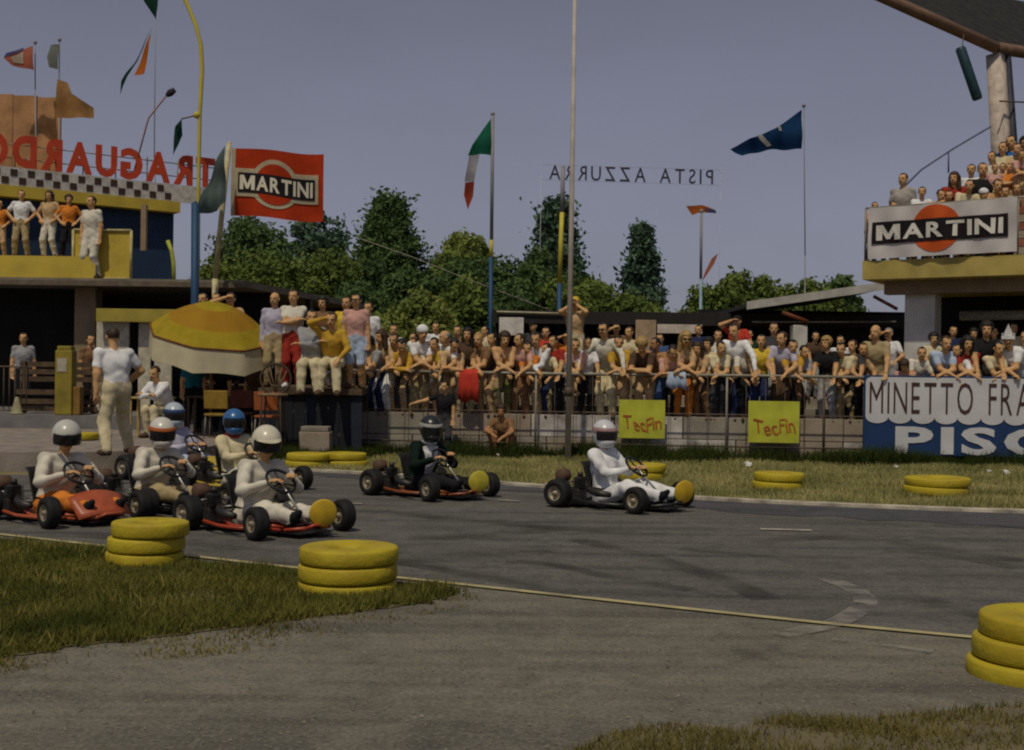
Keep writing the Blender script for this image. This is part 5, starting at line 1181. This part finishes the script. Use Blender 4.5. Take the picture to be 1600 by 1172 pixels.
def kart(label, px, py, head_deg, frame='red', plate='yellow', rim='pale', nose=None, pods=None, scale=1.0, nx=0.0):
    g = G(px, py); a = math.radians(90 - head_deg); fwd = Vector((math.sin(a), -math.cos(a)))
    c = Vector((g.x, g.y)) - fwd * .55 * scale
    t = thing('racing_kart', label, 'kart', (c.x, c.y, .008), a, 'racing karts on the track', scale)
    FC = {'red': (.36,.045,.015), 'orange': (.40,.085,.03), 'yellow': (.46,.34,.04), 'black': (.02,.02,.02), 'white': (.5,.5,.48), 'blue': (.02,.06,.2), 'rust': (.24,.07,.02)}
    pm_ = lambda c_: mat('kart_paint_' + c_, FC[c_], .4, .15, 6, spec=.45)
    link('frame', km('frame', frame_mesh), pm_(frame), t)
    for s in (-1, 1): link('side_bar', km('sb%d' % s, lambda: side_bar(s)), pm_(frame), t)
    link('rear_bumper', km('bump', bumper_mesh), M_STEEL, t); link('seat', km('seat', seat_mesh), M_SEAT, t); link('floor_tray', km('tray', tray_mesh), M_BLKP, t)
    link('engine', km('eng', engine_mesh), M_ENG, t); link('air_filter', km('airf', lambda: MB().lathe([(0,-.075),(.06,-.075),(.078,-.06),(.078,.06),(.06,.075),(0,.075)], 16, Matrix.Translation((-.36,.56,.36)) @ WX).mesh('air_filter')), mat('filter_brown', (.10,.055,.035), .8), t); link('exhaust', km('exh', exhaust_mesh), M_ENG, t); link('fuel_tank', km('tank', tank_mesh), M_BLKP if frame != 'red' else mat('tank_red', (.10,.02,.015), .5), t)
    sc_ = link('steering_column', km('col', column_mesh), M_STEEL, t); link('steering_wheel', km('sw', swheel_mesh), M_BLKP, sc_)
    if plate:
        pl = link('number_plate', km('plate', plate_mesh), mat('plate_' + plate, {'yellow': (.55,.36,.02), 'lemon': (.50,.42,.04), 'white': (.5,.5,.48)}[plate], .6, .12, 8), t)
        link('plate_stay', km('stay', lambda: MB().tube([(0,-.85,.13),(0,-.86,.22)], .012, 6).mesh('plate_stay')), M_STEEL, pl)
    link('rear_axle', km('rax', lambda: MB().tube([(-.50,.50,.15),(.50,.50,.15)], .017, 8).mesh('rear_axle')), M_STEEL, t)
    for s in (-1, 1):
        for nm, y, r, wd, x in (('rear', .50, .168, .185, .54), ('front', -.55, .155, .140, .51)):
            w = link('wheel', km('w' + nm, lambda: wheel_mesh(r, wd)), M_RUBBER, t, loc=(s*x, y, r), rot=(0, 0, -.12 if nm == 'front' else 0))
            link('rim', km('r' + nm, lambda: rim_mesh(r, wd)), M_CHROME if rim == 'pale' else M_STEEL, w)
    if nose: link('nose_panel', km('nose', panel_mesh), pm_(nose), t).modifiers.new('thickness', 'SOLIDIFY').thickness = .006
    if pods:
        for s in (-1, 1): link('side_pod', km('pod%d' % s, lambda: pod_mesh(s)), pm_(pods), t)
    return c, a, scale
def helmet_mesh(full):
    I = Imp(); I.ell((0,.010,.030), (.132,.152,.142), 0, .02)
    if full: I.ell((0,-.045,-.060), (.105,.115,.085), 0, .04)
    I.cut(lambda X, Y, Z: -(np.sqrt((X/.112)**2 + ((Y-.0)/.130)**2 + ((Z-.01)/.125)**2) - 1)*.1)
    if full: I.cut(lambda X, Y, Z: np.minimum(np.minimum(-(Y+.055), .060-Z), Z+.040)); I.cut(lambda X, Y, Z: -(Z+.125))
    else: I.cut(lambda X, Y, Z: np.minimum(-(Y+.040), .048-Z)); I.cut(lambda X, Y, Z: -(Z+.075))
    return I.poly('helmet', .010)
def helmet(o, pose, rgb, key, full=False, visor='dark', peak=None, band=None):
    po = POSES[pose]; hd = dict(loc=po['head'], rot=po['rot'])
    h = link('helmet', km('helm%d' % full, lambda: helmet_mesh(full)), mat('helmet_' + key, rgb, .3, .08, 6, spec=.5), o, scale=1.1, **hd)
    def vis():
        mb = MB(); n = 12; vs = []
        for i in range(n+1):
            a = math.radians(-68 + 136*i/n)
            for z, r in ((.058,1.0),(.015,1.03),(-.042,1.0)): vs.append((.134*r*math.sin(a), -.006-.150*r*math.cos(a), z))
        return mb.add(vs, [(i*3+j, i*3+j+1, i*3+j+4, i*3+j+3) for i in range(n) for j in (0,1)], True).mesh('visor')
    if visor: link('visor', km('visor', vis), mat('visor_' + visor, (.01,.01,.012), .15, .1, 6, spec=.6), h)
    def pk():
        mb = MB(); n = 12; vs = []
        for i in range(n+1):
            a = math.radians(-70 + 140*i/n); e = math.cos(math.radians(-90+180*i/n))
            for r, z in ((1.0,.075),(1+.45*e,.055)): vs.append((.128*r*math.sin(a) if r == 1 else .130*math.sin(a)*(1+.1*e), -.0-.142*math.cos(a)*r, z))
        return mb.add(vs, [(i*2, i*2+1, i*2+3, i*2+2) for i in range(n)], True).mesh('peak')
    if peak: link('peak', km('peak', pk), mat('peak_' + peak[0], peak[1], .5), h)
    def bd(): return MB().lathe([(.134,.030),(.1365,.045),(.1355,.080),(.128,.092)], 28, Matrix.Scale(1.13,4,Vector((0,1,0)))).mesh('band')
    if band: link('band', km('band', bd), mat('band_' + band[0], band[1], .4), h)
def driver(label, k, pose, suit, legs, skin=0, gl='brown', chest=None):
    c, a, sc = k
    o = person(label, pose, (c.x, c.y, .008), a, sc, suit, legs, hairstyle=None, skin=skin, sleeve=1, shoes='black', group='kart drivers', chest=chest)
    if gl:
        pass
    return o
k1 = kart('nearest racing kart with red frame and yellow front disc', 470, 838, 42, 'red', 'yellow')
d1 = driver('driver in cream overalls and peaked cream helmet on the nearest kart', k1, 'drive_low', 'offwhite', 'offwhite')
helmet(d1, 'drive_low', (.62,.58,.46), 'cream', False, 'dark', ('cream', (.55,.50,.36)))
kd = kart('dark racing kart with rusty frame in mid track', 719, 781, 44, 'rust', 'lemon')
dd = driver('driver in dark green and white top with black helmet in mid track', kd, 'drive_low', 'blackgreen', 'black', chest='white')
helmet(dd, 'drive_low', (.02,.022,.022), 'black', True, 'dark', None, ('silver', (.40,.40,.36)))
kw = kart('leading kart with white side panels and yellow front disc', 1030, 799, 38, 'black', 'yellow', nose=None)
dw = driver('driver all in white with white helmet and black visor leading', kw, 'drive', 'white', 'white')
helmet(dw, 'drive', (.56,.56,.58), 'white', True, 'dark', None, ('pinkish', (.40,.24,.23)))
k5 = kart('red bodied kart at the far left edge', 150, 820, 38, 'orange', None, nose='orange', pods=None)
d5 = driver('driver in cream and orange suit with pale helmet on the red kart', k5, 'drive_low', 'offwhite', 'orange')
helmet(d5, 'drive_low', (.50,.50,.44), 'pale', False, 'dark')
k2 = kart('kart following close behind the nearest kart, half hidden by tyres', 296, 804, 41, 'black', None)
d2 = driver('driver in cream suit with white helmet and orange band', k2, 'drive_low', 'offwhite', 'khaki')
helmet(d2, 'drive_low', (.58,.56,.50), 'offwhite', True, 'dark', None, ('orange', (.50,.13,.03)))
k3 = kart('kart with yellow bodywork at the back of the pack', 330, 754, 36, 'yellow', None, nose='yellow', pods='yellow', scale=1.06)
d3 = driver('driver in lavender top with blue and white helmet in the rear', k3, 'drive', 'lavender', 'lightblue')
helmet(d3, 'drive', (.40,.46,.52), 'paleblue', True, 'dark', None, ('darkblue', (.02,.06,.16)))
k4 = kart('kart with yellow side tube just behind the nearest driver', 424, 770, 40, 'yellow', None, scale=1.02)
d4 = driver('driver in cream suit with blue helmet and red collar', k4, 'drive', 'cream', 'offwhite')
helmet(d4, 'drive', (.03,.12,.30), 'blue', True, 'dark', None, None)
def collar(o, pose, rgb, key, r=.075, dz=-.155):
    po = POSES[pose]; link('collar', km('collar', lambda: MB().tube([(.078*math.cos(k*.393), .07*math.sin(k*.393), 0) for k in range(16)], .026, 8, closed=True).mesh('collar')), mat('collar_'+key, rgb, .9), o, loc=po['head'] + Vector((0,.02,dz)), rot=(.25,0,0))
collar(d4, 'drive', (.30,.03,.02), 'red'); collar(dd, 'drive_low', (.5,.5,.48), 'white')
# ------------------------------------------------------------------ spectators
def at_fence(px, off): 
    u = (px - 800)/FPX; q0 = Vector((fp0.x, fp0.y)) + fn*off; s = (u*q0.y - q0.x)/(ft.x - u*ft.y); return FP(s, off)
ROWS = {0: (.36, .72), 1: (.98, .97), 2: (1.75, 1.15)}
def fan(px, py, row, pose, label, zs=None, yaw=None, off=None, **k):
    o_, z_ = ROWS[row]; q = at_fence(px, off if off is not None else o_ + .03); zs = z_ if zs is None else zs
    zh = ZH(py, px, q.y); sc = max(.74, min(1.10, (zh - zs) / POSES[pose]['hz']))
    if pose == 'stand': pose = random.choice(('stand','cross','hips','hold','shade','stand'))
    sc = max(.78, min(1.12, (zh - zs) / POSES[pose]['hz']))
    yaw = random.uniform(-.6, .4) if yaw is None else yaw
    hp = POSES[pose]['head']; dx = (hp.x*math.cos(yaw) - hp.y*math.sin(yaw))*sc
    g = 'spectators along the fence'
    return person(label, pose, (q.x - dx, q.y, zs), FZ + yaw, sc, group=g, **k)
F = fan
# front row, left to right
F(579,537,0,'lean','dark haired spectator in patterned grey shirt at the left fence end',shirt='grey',legs='navy',hairstyle='bushy')
F(598,527,0,'lean_look','tanned woman in sleeveless brown top leaning beside the patterned shirt',shirt='tan',legs='white',hairstyle='long',haircol='brown',skin=0)
F(632,541,0,'bow','dark haired youth in mustard shirt bending over the rail',shirt='mustard',legs='charcoal',sleeve=1)
F(663,520,0,'lean','man in white round cap and white shirt leaning on the rail',shirt='white',legs='khaki',hairstyle=None,hat=('round','white'))
F(696,528,0,'lean_look','older tanned man in white shirt next to the white capped man',shirt='white',legs='tan',hairstyle='thin',haircol='grey')
F(731,523,0,'hold','dark long haired girl in brown blouse above the red cloth',shirt='darkbrown',legs='cream',hairstyle='long')
F(749,531,0,'lean','fair haired boy in brown shirt right of the dark haired girl',shirt='brown',legs='tan',hairstyle='short',haircol='blond')
F(769,530,0,'hold','dark haired boy in dark shirt left of the pale notice board',shirt='charcoal',legs='khaki')
F(790,531,0,'lean','bare chested tanned boy leaning below the white notice board',shirt='bare',legs='olive',hairstyle='bushy',haircol='brown')
F(812,532,0,'lean_look','boy with brown face in pale pink top beside the bare chested boy',shirt='pink',legs='brown',hairstyle='short',haircol='brown')
F(838,531,0,'lean','man in open white shirt leaning at the rail left of the mast',shirt='white',legs='navy',hairstyle='short',sleeve=1)
F(864,534,0,'hold','reddish faced boy in dull red shirt just left of the mast',shirt='darkred',legs='black')
F(917,537,0,'hold','boy in white T-shirt just right of the mast',shirt='white',legs='black',haircol='brown')
F(942,505,0,'wide','man in sunglasses and pale shirt leaning out right of the mast',shirt='offwhite',legs='cream',glasses=True,sleeve=1)
F(982,520,1,'hold','man in cream shirt behind the bending blond youth',shirt='cream',legs='khaki',haircol='brown')
F(1001,541,0,'bow','fair haired youth in dark brown shirt bending over the left yellow sign',shirt='darkbrown',legs='tan',haircol='blond',hairstyle='bushy')
F(1049,550,0,'bow','dark haired child in pink shirt leaning far over the rail',shirt='pink',legs='black')
F(1069,530,0,'lean','blonde woman with sunglasses and tan check blouse at the rail',shirt='tan',legs='orange',hairstyle='long',haircol='blond',glasses=True)
F(1105,538,0,'hold','dark haired youth in beige shirt left of the wide leaning man',shirt='cream',legs='charcoal',hairstyle='bushy')
F(1144,518,0,'wide','man in white shirt with both arms spread on the rail',shirt='white',legs='black',sleeve=1,haircol='brown')
F(1187,533,0,'hold','dark haired boy in bright yellow shirt above the right yellow sign',shirt='yellow',legs='navy')
F(1218,530,0,'lean_look','man in lavender shirt leaning right of the yellow shirted boy',shirt='lavender',legs='darkbrown',haircol='brown')
F(1253,550,0,'lean','dark haired boy in grey shirt resting in front of the white pillar',shirt='grey',legs='black')
F(1288,537,0,'hold','long blond haired spectator in black T-shirt at the rail',shirt='black',legs='grey',hairstyle='bushy',haircol='blond')
F(1329,541,0,'hold','youth in dark grey top beside the blond in black',shirt='charcoal',legs='black',haircol='brown')
F(1364,520,0,'hold','balding man in khaki shirt at the left end of the blue board',shirt='khaki',legs='tan',hairstyle='thin',haircol='brown')
F(1407,572,0,'bow','dark haired child with head down over the word MINETTO',shirt='pink',legs='navy',hairstyle='bushy',haircol='brown')
F(1436,552,0,'lean_look','dark haired boy in pale shirt looking left above the blue board',shirt='offwhite',legs='denim')
F(1471,537,0,'lean','youth in pale grey T-shirt with folded arms above the blue board',shirt='lightblue',legs='denim',haircol='brown')
F(1504,537,0,'lean','curly dark haired girl with tanned arms above the letters FRA',shirt='darkred',legs='navy',hairstyle='long')
F(1536,512,0,'hold','man in black shirt standing above the letters FRA',shirt='black',legs='charcoal',hairstyle='bushy')
F(1567,517,0,'lean','spectator in folded paper hat and white shirt at far right',shirt='white',legs='grey',hairstyle='short',hat=('paper','white'))
F(1597,528,0,'hold','spectator in white shirt cut by the right frame edge',shirt='white',legs='grey',haircol='brown')
# rows behind
F(832,510,2,'stand','man in dark peaked cap standing behind the white shirted man',shirt='charcoal',legs='black',hairstyle=None,hat=('cap','black'))
F(614,516,1,'stand','spectator in pale shirt behind the mustard shirted youth',shirt='offwhite',legs='grey',haircol='brown')
F(680,512,2,'stand','spectator in white behind and between the two men in white',shirt='white',legs='grey')
F(714,518,1,'stand','dark haired spectator in brown behind the girl with long hair',shirt='brown',legs='grey')
F(757,517,2,'stand','tall youth in cream shirt at the back left of the notice board',shirt='cream',legs='grey')
F(852,520,1,'stand','spectator in red shirt in the second row left of the mast',shirt='red',legs='grey')
F(897,474,1,'camera','man in yellow cap and tan shirt raised behind the mast with camera',zs=1.45,shirt='tan',legs='cream',hairstyle=None,hat=('cap','yellow'))
F(962,514,2,'stand','dark haired spectator in brown behind the man with sunglasses',shirt='brown',legs='grey')
F(1030,530,1,'stand','spectator in blue shirt below the pale banner strip',shirt='denim',legs='grey',haircol='brown')
F(1090,516,2,'stand','dark haired man in dark jacket at the back right of the blonde woman',shirt='navy',legs='grey')
F(1120,525,1,'stand','spectator in pale top behind the left arm of the wide leaning man',shirt='offwhite',legs='grey')
F(1150,503,2,'stand','man in red shirt and dark cap behind the wide leaning man',shirt='red',legs='grey',hairstyle=None,hat=('cap','black'))
F(1208,514,1,'stand','man in dark shirt behind the lavender shirted man',shirt='charcoal',legs='grey',haircol='brown')
F(1170,524,2,'stand','spectator in dark green behind the yellow shirted boy',shirt='darkgreen',legs='grey')
F(1312,533,1,'stand','spectator in white shirt behind the blond in black',shirt='white',legs='grey',haircol='brown')
F(1386,522,1,'stand','man in white shirt close behind the balding man',shirt='white',legs='grey',haircol='grey')
F(1272,528,2,'stand','spectator in dim brown shirt just right of the white pillar',shirt='darkbrown',legs='grey')
F(1455,530,1,'stand','dark haired spectator in cream right of the white column',shirt='cream',legs='grey',hairstyle='bushy')
F(1488,518,2,'stand','spectator in navy standing at the back right of the column',shirt='navy',legs='grey')
F(1520,522,2,'stand','dark haired spectator in brown behind the curly haired girl',shirt='brown',legs='grey',hairstyle='bushy')
F(1552,520,2,'stand','spectator in grey behind the man in black shirt',shirt='grey',legs='grey')
F(1582,514,2,'stand','spectator in pale yellow behind the paper hat',shirt='cream',legs='grey')
F(884,528,1,'stand','spectator in orange shirt partly hidden by the mast',shirt='orange',legs='grey',haircol='brown')
F(645,528,1,'stand','dark haired spectator in green between the youth and the white cap',shirt='green',legs='grey')
# fillers in the front row
F(618,532,0,'lean','bare chested tanned youth between the woman and the mustard shirt',shirt='bare',legs='tan',haircol='brown')
F(648,538,0,'lean_look','boy in cream shirt squeezed left of the white cap',shirt='cream',legs='khaki',haircol='brown')
F(680,538,0,'lean','tanned child in yellow top between the two men in white',shirt='yellow',legs='tan')
F(713,540,0,'bow','youth in tan shirt bending right of the older man',shirt='tan',legs='cream')
F(825,545,0,'lean','tanned child in orange top left of the open white shirt',shirt='orange',legs='tan',haircol='brown')
F(853,546,0,'lean_look','child in cream top left of the dull red shirt',shirt='cream',legs='khaki')
F(899,540,0,'lean','tanned youth in pink shirt resting behind the mast',shirt='pink',legs='tan',haircol='brown')
F(966,536,0,'lean','tanned boy in mustard shirt under the arm of the leaning man',shirt='mustard',legs='tan')
F(1022,538,0,'lean_look','bare chested brown boy left of the child leaning far over',shirt='bare',legs='denim',skin=2)
F(1088,545,0,'lean','girl in tan blouse right of the blonde woman',shirt='tan',legs='brown',hairstyle='long',haircol='brown')
F(1124,544,0,'lean','child in cream shirt under the left arm of the man in white',shirt='cream',legs='charcoal')
F(1166,546,0,'lean_look','child in pale shirt under the right arm of the man in white',shirt='offwhite',legs='navy',haircol='blond')
F(1235,542,0,'lean','tanned boy in mustard top left of the grey shirted boy',shirt='mustard',legs='brown')
F(1310,546,0,'lean','tanned boy in cream top between the blond and the dark grey youth',shirt='cream',legs='khaki')
F(1345,546,0,'lean_look','child in tan top left of the balding man',shirt='tan',legs='black',haircol='brown')
F(1490,548,0,'lean_look','tanned child in white left of the curly haired girl',shirt='white',legs='navy')
F(1552,545,0,'lean','tanned youth in cream shirt left of the paper hat',shirt='cream',legs='navy')
# two in front of the fence
q = G(786, 712); person('tanned boy in brown shorts crouching in front of the fence','crouch',(q.x,q.y,0),-.3,.92,shirt='brown',legs='brown',skin=2,shorts=True,hairstyle='bushy',haircol='brown')
q = G(692, 714); person('boy in black pointing left behind the dark kart driver','point',(q.x,q.y+.2,0),.1,.80,shirt='black',legs='charcoal',skin=0,sleeve=0)
# cloths on the rail
def drape(px, w, h, c, label, name):
    q = at_fence(px, -.02); t = thing(name, label, 'cloth', (q.x, q.y, 1.60), FZ); mb = MB(); vs = []; nx = 10; prof = [(.05,-.20),(.045,-.06),(.03,.028),(0,.042),(-.035,.028),(-.05,-.06),(-.055,-h*.5),(-.05,-h)]
    for j, (y, z) in enumerate(prof):
        for i in range(nx+1): u = -1+2*i/nx; vs.append((u*w/2*(1+.12*(j>5)*abs(u)), y + .012*math.sin(u*9+j*.6)*(j>4), z + (.03*math.sin(u*5) if j in (0,7) else 0)))
    mb.add(vs, [(j*(nx+1)+i, j*(nx+1)+i+1, (j+1)*(nx+1)+i+1, (j+1)*(nx+1)+i) for j in range(len(prof)-1) for i in range(nx)], True)
    o = build(mb, 'towel' , cloth(c), t); o.modifiers.new('thickness','SOLIDIFY').thickness = .012
drape(733, .36, .56, 'red', 'red cloth hanging over the fence rail', 'hanging_cloth')
drape(1057, .34, .26, 'lightblue', 'small pale blue cloth over the rail below the blonde woman', 'hanging_cloth')

# group on the deck: standing and sitting
def on_deck(px, py, d, pose, zs, label, yaw=0.0, **k):
    zh = ZH(py, px, d); sc = max(.8, min(1.12, (zh - zs)/POSES[pose]['hz'])); hp = POSES[pose]['head']; dx = (hp.x*math.cos(yaw) - hp.y*math.sin(yaw))*sc
    return person(label, pose, (XD(px,d)-dx, d, zs), yaw, sc, group='group on the raised deck', **k)
on_deck(428,468,23.3,'stand',1.25,'balding man in lavender shirt beside the umbrella',shirt='lavender',legs='khaki',hairstyle='thin',haircol='brown',sleeve=1)
on_deck(457,464,22.6,'cross',1.25,'man in red trousers with folded arms on the deck',shirt='offwhite',legs='darkred',hairstyle='short',haircol='brown',shoes='white')
on_deck(487,472,22.45,'sit_cross',1.64,'dark haired seated youth in grey shirt right of the red trousers',shirt='grey',legs='cream',sleeve=1)
on_deck(520,470,22.45,'sit_head',1.64,'seated person in yellow shirt with a hand at the forehead',shirt='mustard',legs='cream',sleeve=1,haircol='brown')
on_deck(555,470,22.7,'stand',1.25,'man with sunglasses in pink shirt and white shorts on the deck',shirt='pink',legs='lightblue',shorts=True,glasses=True)
on_deck(574,482,24.5,'stand',1.25,'spectator in white behind the pink shirted man',shirt='white',legs='grey',haircol='brown')
on_deck(540,474,24.2,'stand',1.25,'spectator in yellow behind the seated person with hand raised',shirt='yellow',legs='grey',haircol='brown')
on_deck(503,474,24.4,'stand',1.25,'dark haired spectator in brown behind the seated pair',shirt='brown',legs='grey',hairstyle='bushy')
bx = thing('deck_seat', 'low plank seat on the deck under the seated pair', 'bench', (XD(504,22.62), 22.62, 1.25))
build(MB().box((0,0,.36), (.95,.34,.05), bev=.01), 'seat', M_WOOD, bx)
for x in (-.4,.4): build(MB().box((x,0,.165), (.06,.28,.33)), 'leg', M_WOOD, bx)
on_deck(316,468,26,'stand',1.25,'person in dull red under the canopy left of the pair',shirt='darkred',legs='black')
on_deck(337,468,26.2,'stand',1.25,'person in white under the canopy above the umbrella top',shirt='offwhite',legs='black')
on_deck(360,468,25.4,'shade',1.25,'bare armed person raising a hand above the umbrella',shirt='tan',legs='black',haircol='brown')
# under and beside the umbrella
def stand_at(px, py, d, pose, zs, label, yaw=0.0, sc=None, **k):
    zh = ZH(py, px, d); s_ = sc or max(.8, min(1.12, (zh - zs)/POSES[pose]['hz'])); return person(label, pose, (XD(px,d), d, zs), yaw, s_, **k)
stand_at(262,590,22.6,'sit_table',.30,'man in white shirt seated at the yellow table',-.5,1.05,shirt='white',legs='cream',sleeve=1,haircol='brown')
stool = thing('cafe_stool','small dark stool under the seated man in white','stool',(XD(262,22.6),22.6,.30),-.5)
build(MB().lathe([(0,.44),(.17,.44),(.18,.42),(.17,.39),(0,.39)],18),'seat',M_WOOD,stool)
for k in range(3): a=k*2.094; build(MB().tube([(.12*math.cos(a),.12*math.sin(a),.40),(.18*math.cos(a),.18*math.sin(a),0)],.014,6),'leg',M_PIPE2,stool)
stand_at(302,586,24.6,'stand',.30,'person in teal shirt standing in the shade of the umbrella',.3,.92,shirt='teal',legs='black')
stand_at(345,596,25.0,'hold',.30,'person in dark clothes under the umbrella',.2,.86,shirt='black',legs='black')
stand_at(398,600,24.8,'stand',.30,'person in dark brown under the right half of the umbrella',-.3,.86,shirt='darkbrown',legs='black')
stand_at(182,528,17.95,'stride',.30,'heavy man in white shirt and khaki trousers seen from behind',-2.35,1.08,shirt='white',legs='cream',haircol='brown',hairstyle='short')
stand_at(36,545,27.5,'stand',.58,'dim figure in grey inside the dark pit bay',.4,1.0,shirt='grey',legs='black')
stand_at(140,560,27.0,'stand',.58,'dim figure in brown beside the yellow pillar',.9,.98,shirt='brown',legs='black')
# balcony
def balc(px, py, pose, label, yaw=0.0, **k): return stand_at(px, py, 29.75, pose, 4.24, label, yaw, **k)
balc(30,305,'hips','man in white shirt with hands on hips on the balcony',.2,shirt='white',legs='khaki')
balc(74,306,'hips','long haired woman in white trousers on the balcony',-.2,shirt='tan',legs='offwhite',hairstyle='long',haircol='brown')
balc(104,312,'hips','person in orange shirt and black trousers on the balcony',.3,shirt='orange',legs='black',hairstyle='bushy',haircol='brown')
stand_at(140,312,29.2,'stand',3.72,'person all in pale grey standing in front of the yellow panel',-.3,1.12,shirt='offwhite',legs='offwhite',haircol='brown')
balc(-4,352,'hips','tanned person in orange at the left frame edge of the balcony',.2,shirt='orange',legs='tan')
# grandstand: tiers rise to the right
def gsp(px, py, pose, label, yaw=-.3, off=.35, **k):
    u = (px-800)/FPX; q0 = SL + sn*off; s_ = (u*q0.y - q0.x)/(st.x - u*st.y); q = SP(s_, off); zh = ZH(py, px, q[1])
    hz = POSES[pose]['hz']; want = zh - hz
    zs = zs1
    if off >= 1.0:
        i = int(max(0, min(5, math.floor((s_-1.55)/.60)+1))); zs = TZ[i] if s_ > 1.55 else zs1
    sc = max(.72, min(1.12, (zh-zs)/hz)); hp = POSES[pose]['head']
    if off < .9 and pose in ('lean','lean_look','hold'): q = SP(s_, .62*sc + .05)
    return person(label, pose, (q[0]-hp.x*sc, q[1], zs), yaw, sc, group='spectators on the grandstand', **k)
gsp(1354,322,'hold','child with dark hair at the left end of the banner',.3,.32,shirt='pink',legs='navy')
gsp(1380,322,'lean','dark haired child leaning over the banner beside the left end',.1,.32,shirt='tan',legs='navy')
gsp(1407,281,'stand','tall man in grey check shirt standing behind the banner',-.5,.7,shirt='plaid',legs='navy',sleeve=0)
gsp(1452,305,'lean','tanned boy leaning over the banner above its disc',.1,.34,shirt='bare',legs='navy')
gsp(1468,306,'lean_look','dark haired boy beside the boy above the disc',.1,.36,shirt='mustard',legs='navy')
gsp(1486,281,'hold','long haired woman in dark pink behind the banner',-.3,.7,shirt='darkred',legs='navy',hairstyle='long',haircol='brown')
gsp(1513,266,'stand','dark haired youth in white left of the black shirted man',-.3,1.2,shirt='white',legs='navy')
gsp(1531,264,'hips','man in black T-shirt on the grandstand behind the banner',-.4,.95,shirt='black',legs='navy',haircol='brown')
gsp(1521,304,'lean','child in white cap leaning on the right part of the banner',0,.34,shirt='brown',legs='navy',hairstyle=None,hat=('round','white'))
gsp(1545,246,'stand','dark haired youth in white vest left of the roof post',-.5,1.5,shirt='offwhite',legs='cream')
gsp(1562,262,'cross','tanned person in cream shirt below the roof post',-.4,1.2,shirt='cream',legs='tan',haircol='brown')
gsp(1574,212,'stand','dark haired child in blue shirt high beside the roof post',-.4,1.9,shirt='blue',legs='navy')
gsp(1597,200,'stand','dark haired person in pale top at the top right edge',-.4,2.2,shirt='offwhite',legs='tan',hairstyle='bushy')
gsp(1592,250,'stand','person in olive shirt on the tiers at the right edge',-.4,1.6,shirt='olive',legs='brown')
gsp(1582,296,'hold','person in grey patterned shirt right of the banner',-.2,.5,shirt='plaid',legs='navy')
gsp(1600,300,'lean','person in brown cut by the right edge beside the banner',-.2,.4,shirt='brown',legs='navy')

gsp(1430,300,'hold','tanned child in white top between the check shirt and the disc',-.1,.4,shirt='white',legs='navy')
gsp(1500,290,'lean_look','tanned boy in cream top below the long haired woman',-.1,.36,shirt='cream',legs='tan')
gsp(1543,290,'lean','bare chested boy leaning at the right part of the banner',-.1,.36,shirt='bare',legs='tan',haircol='brown')
gsp(1558,300,'lean_look','child in yellow top at the right corner of the banner',-.1,.34,shirt='yellow',legs='tan')
gsp(1550,270,'hips','tanned man in pink shirt right of the black T-shirt',-.3,1.0,shirt='pink',legs='cream',haircol='brown')
gsp(1572,276,'cross','bare armed youth in orange top on the lower tiers',-.3,1.1,shirt='orange',legs='tan')
gsp(1562,232,'stand','tanned youth in cream shirt just below the roof post rail',-.5,1.7,shirt='cream',legs='khaki')
gsp(1585,236,'hold','person in tan shirt right of the roof post on the tiers',-.4,1.8,shirt='tan',legs='cream',haircol='brown')
gsp(1600,226,'cross','person in white at the right edge of the upper tiers',-.4,1.9,shirt='white',legs='tan')
gsp(1590,272,'lean','person in pink leaning forward at the right edge of the tiers',-.3,1.0,shirt='pink',legs='tan',haircol='brown')
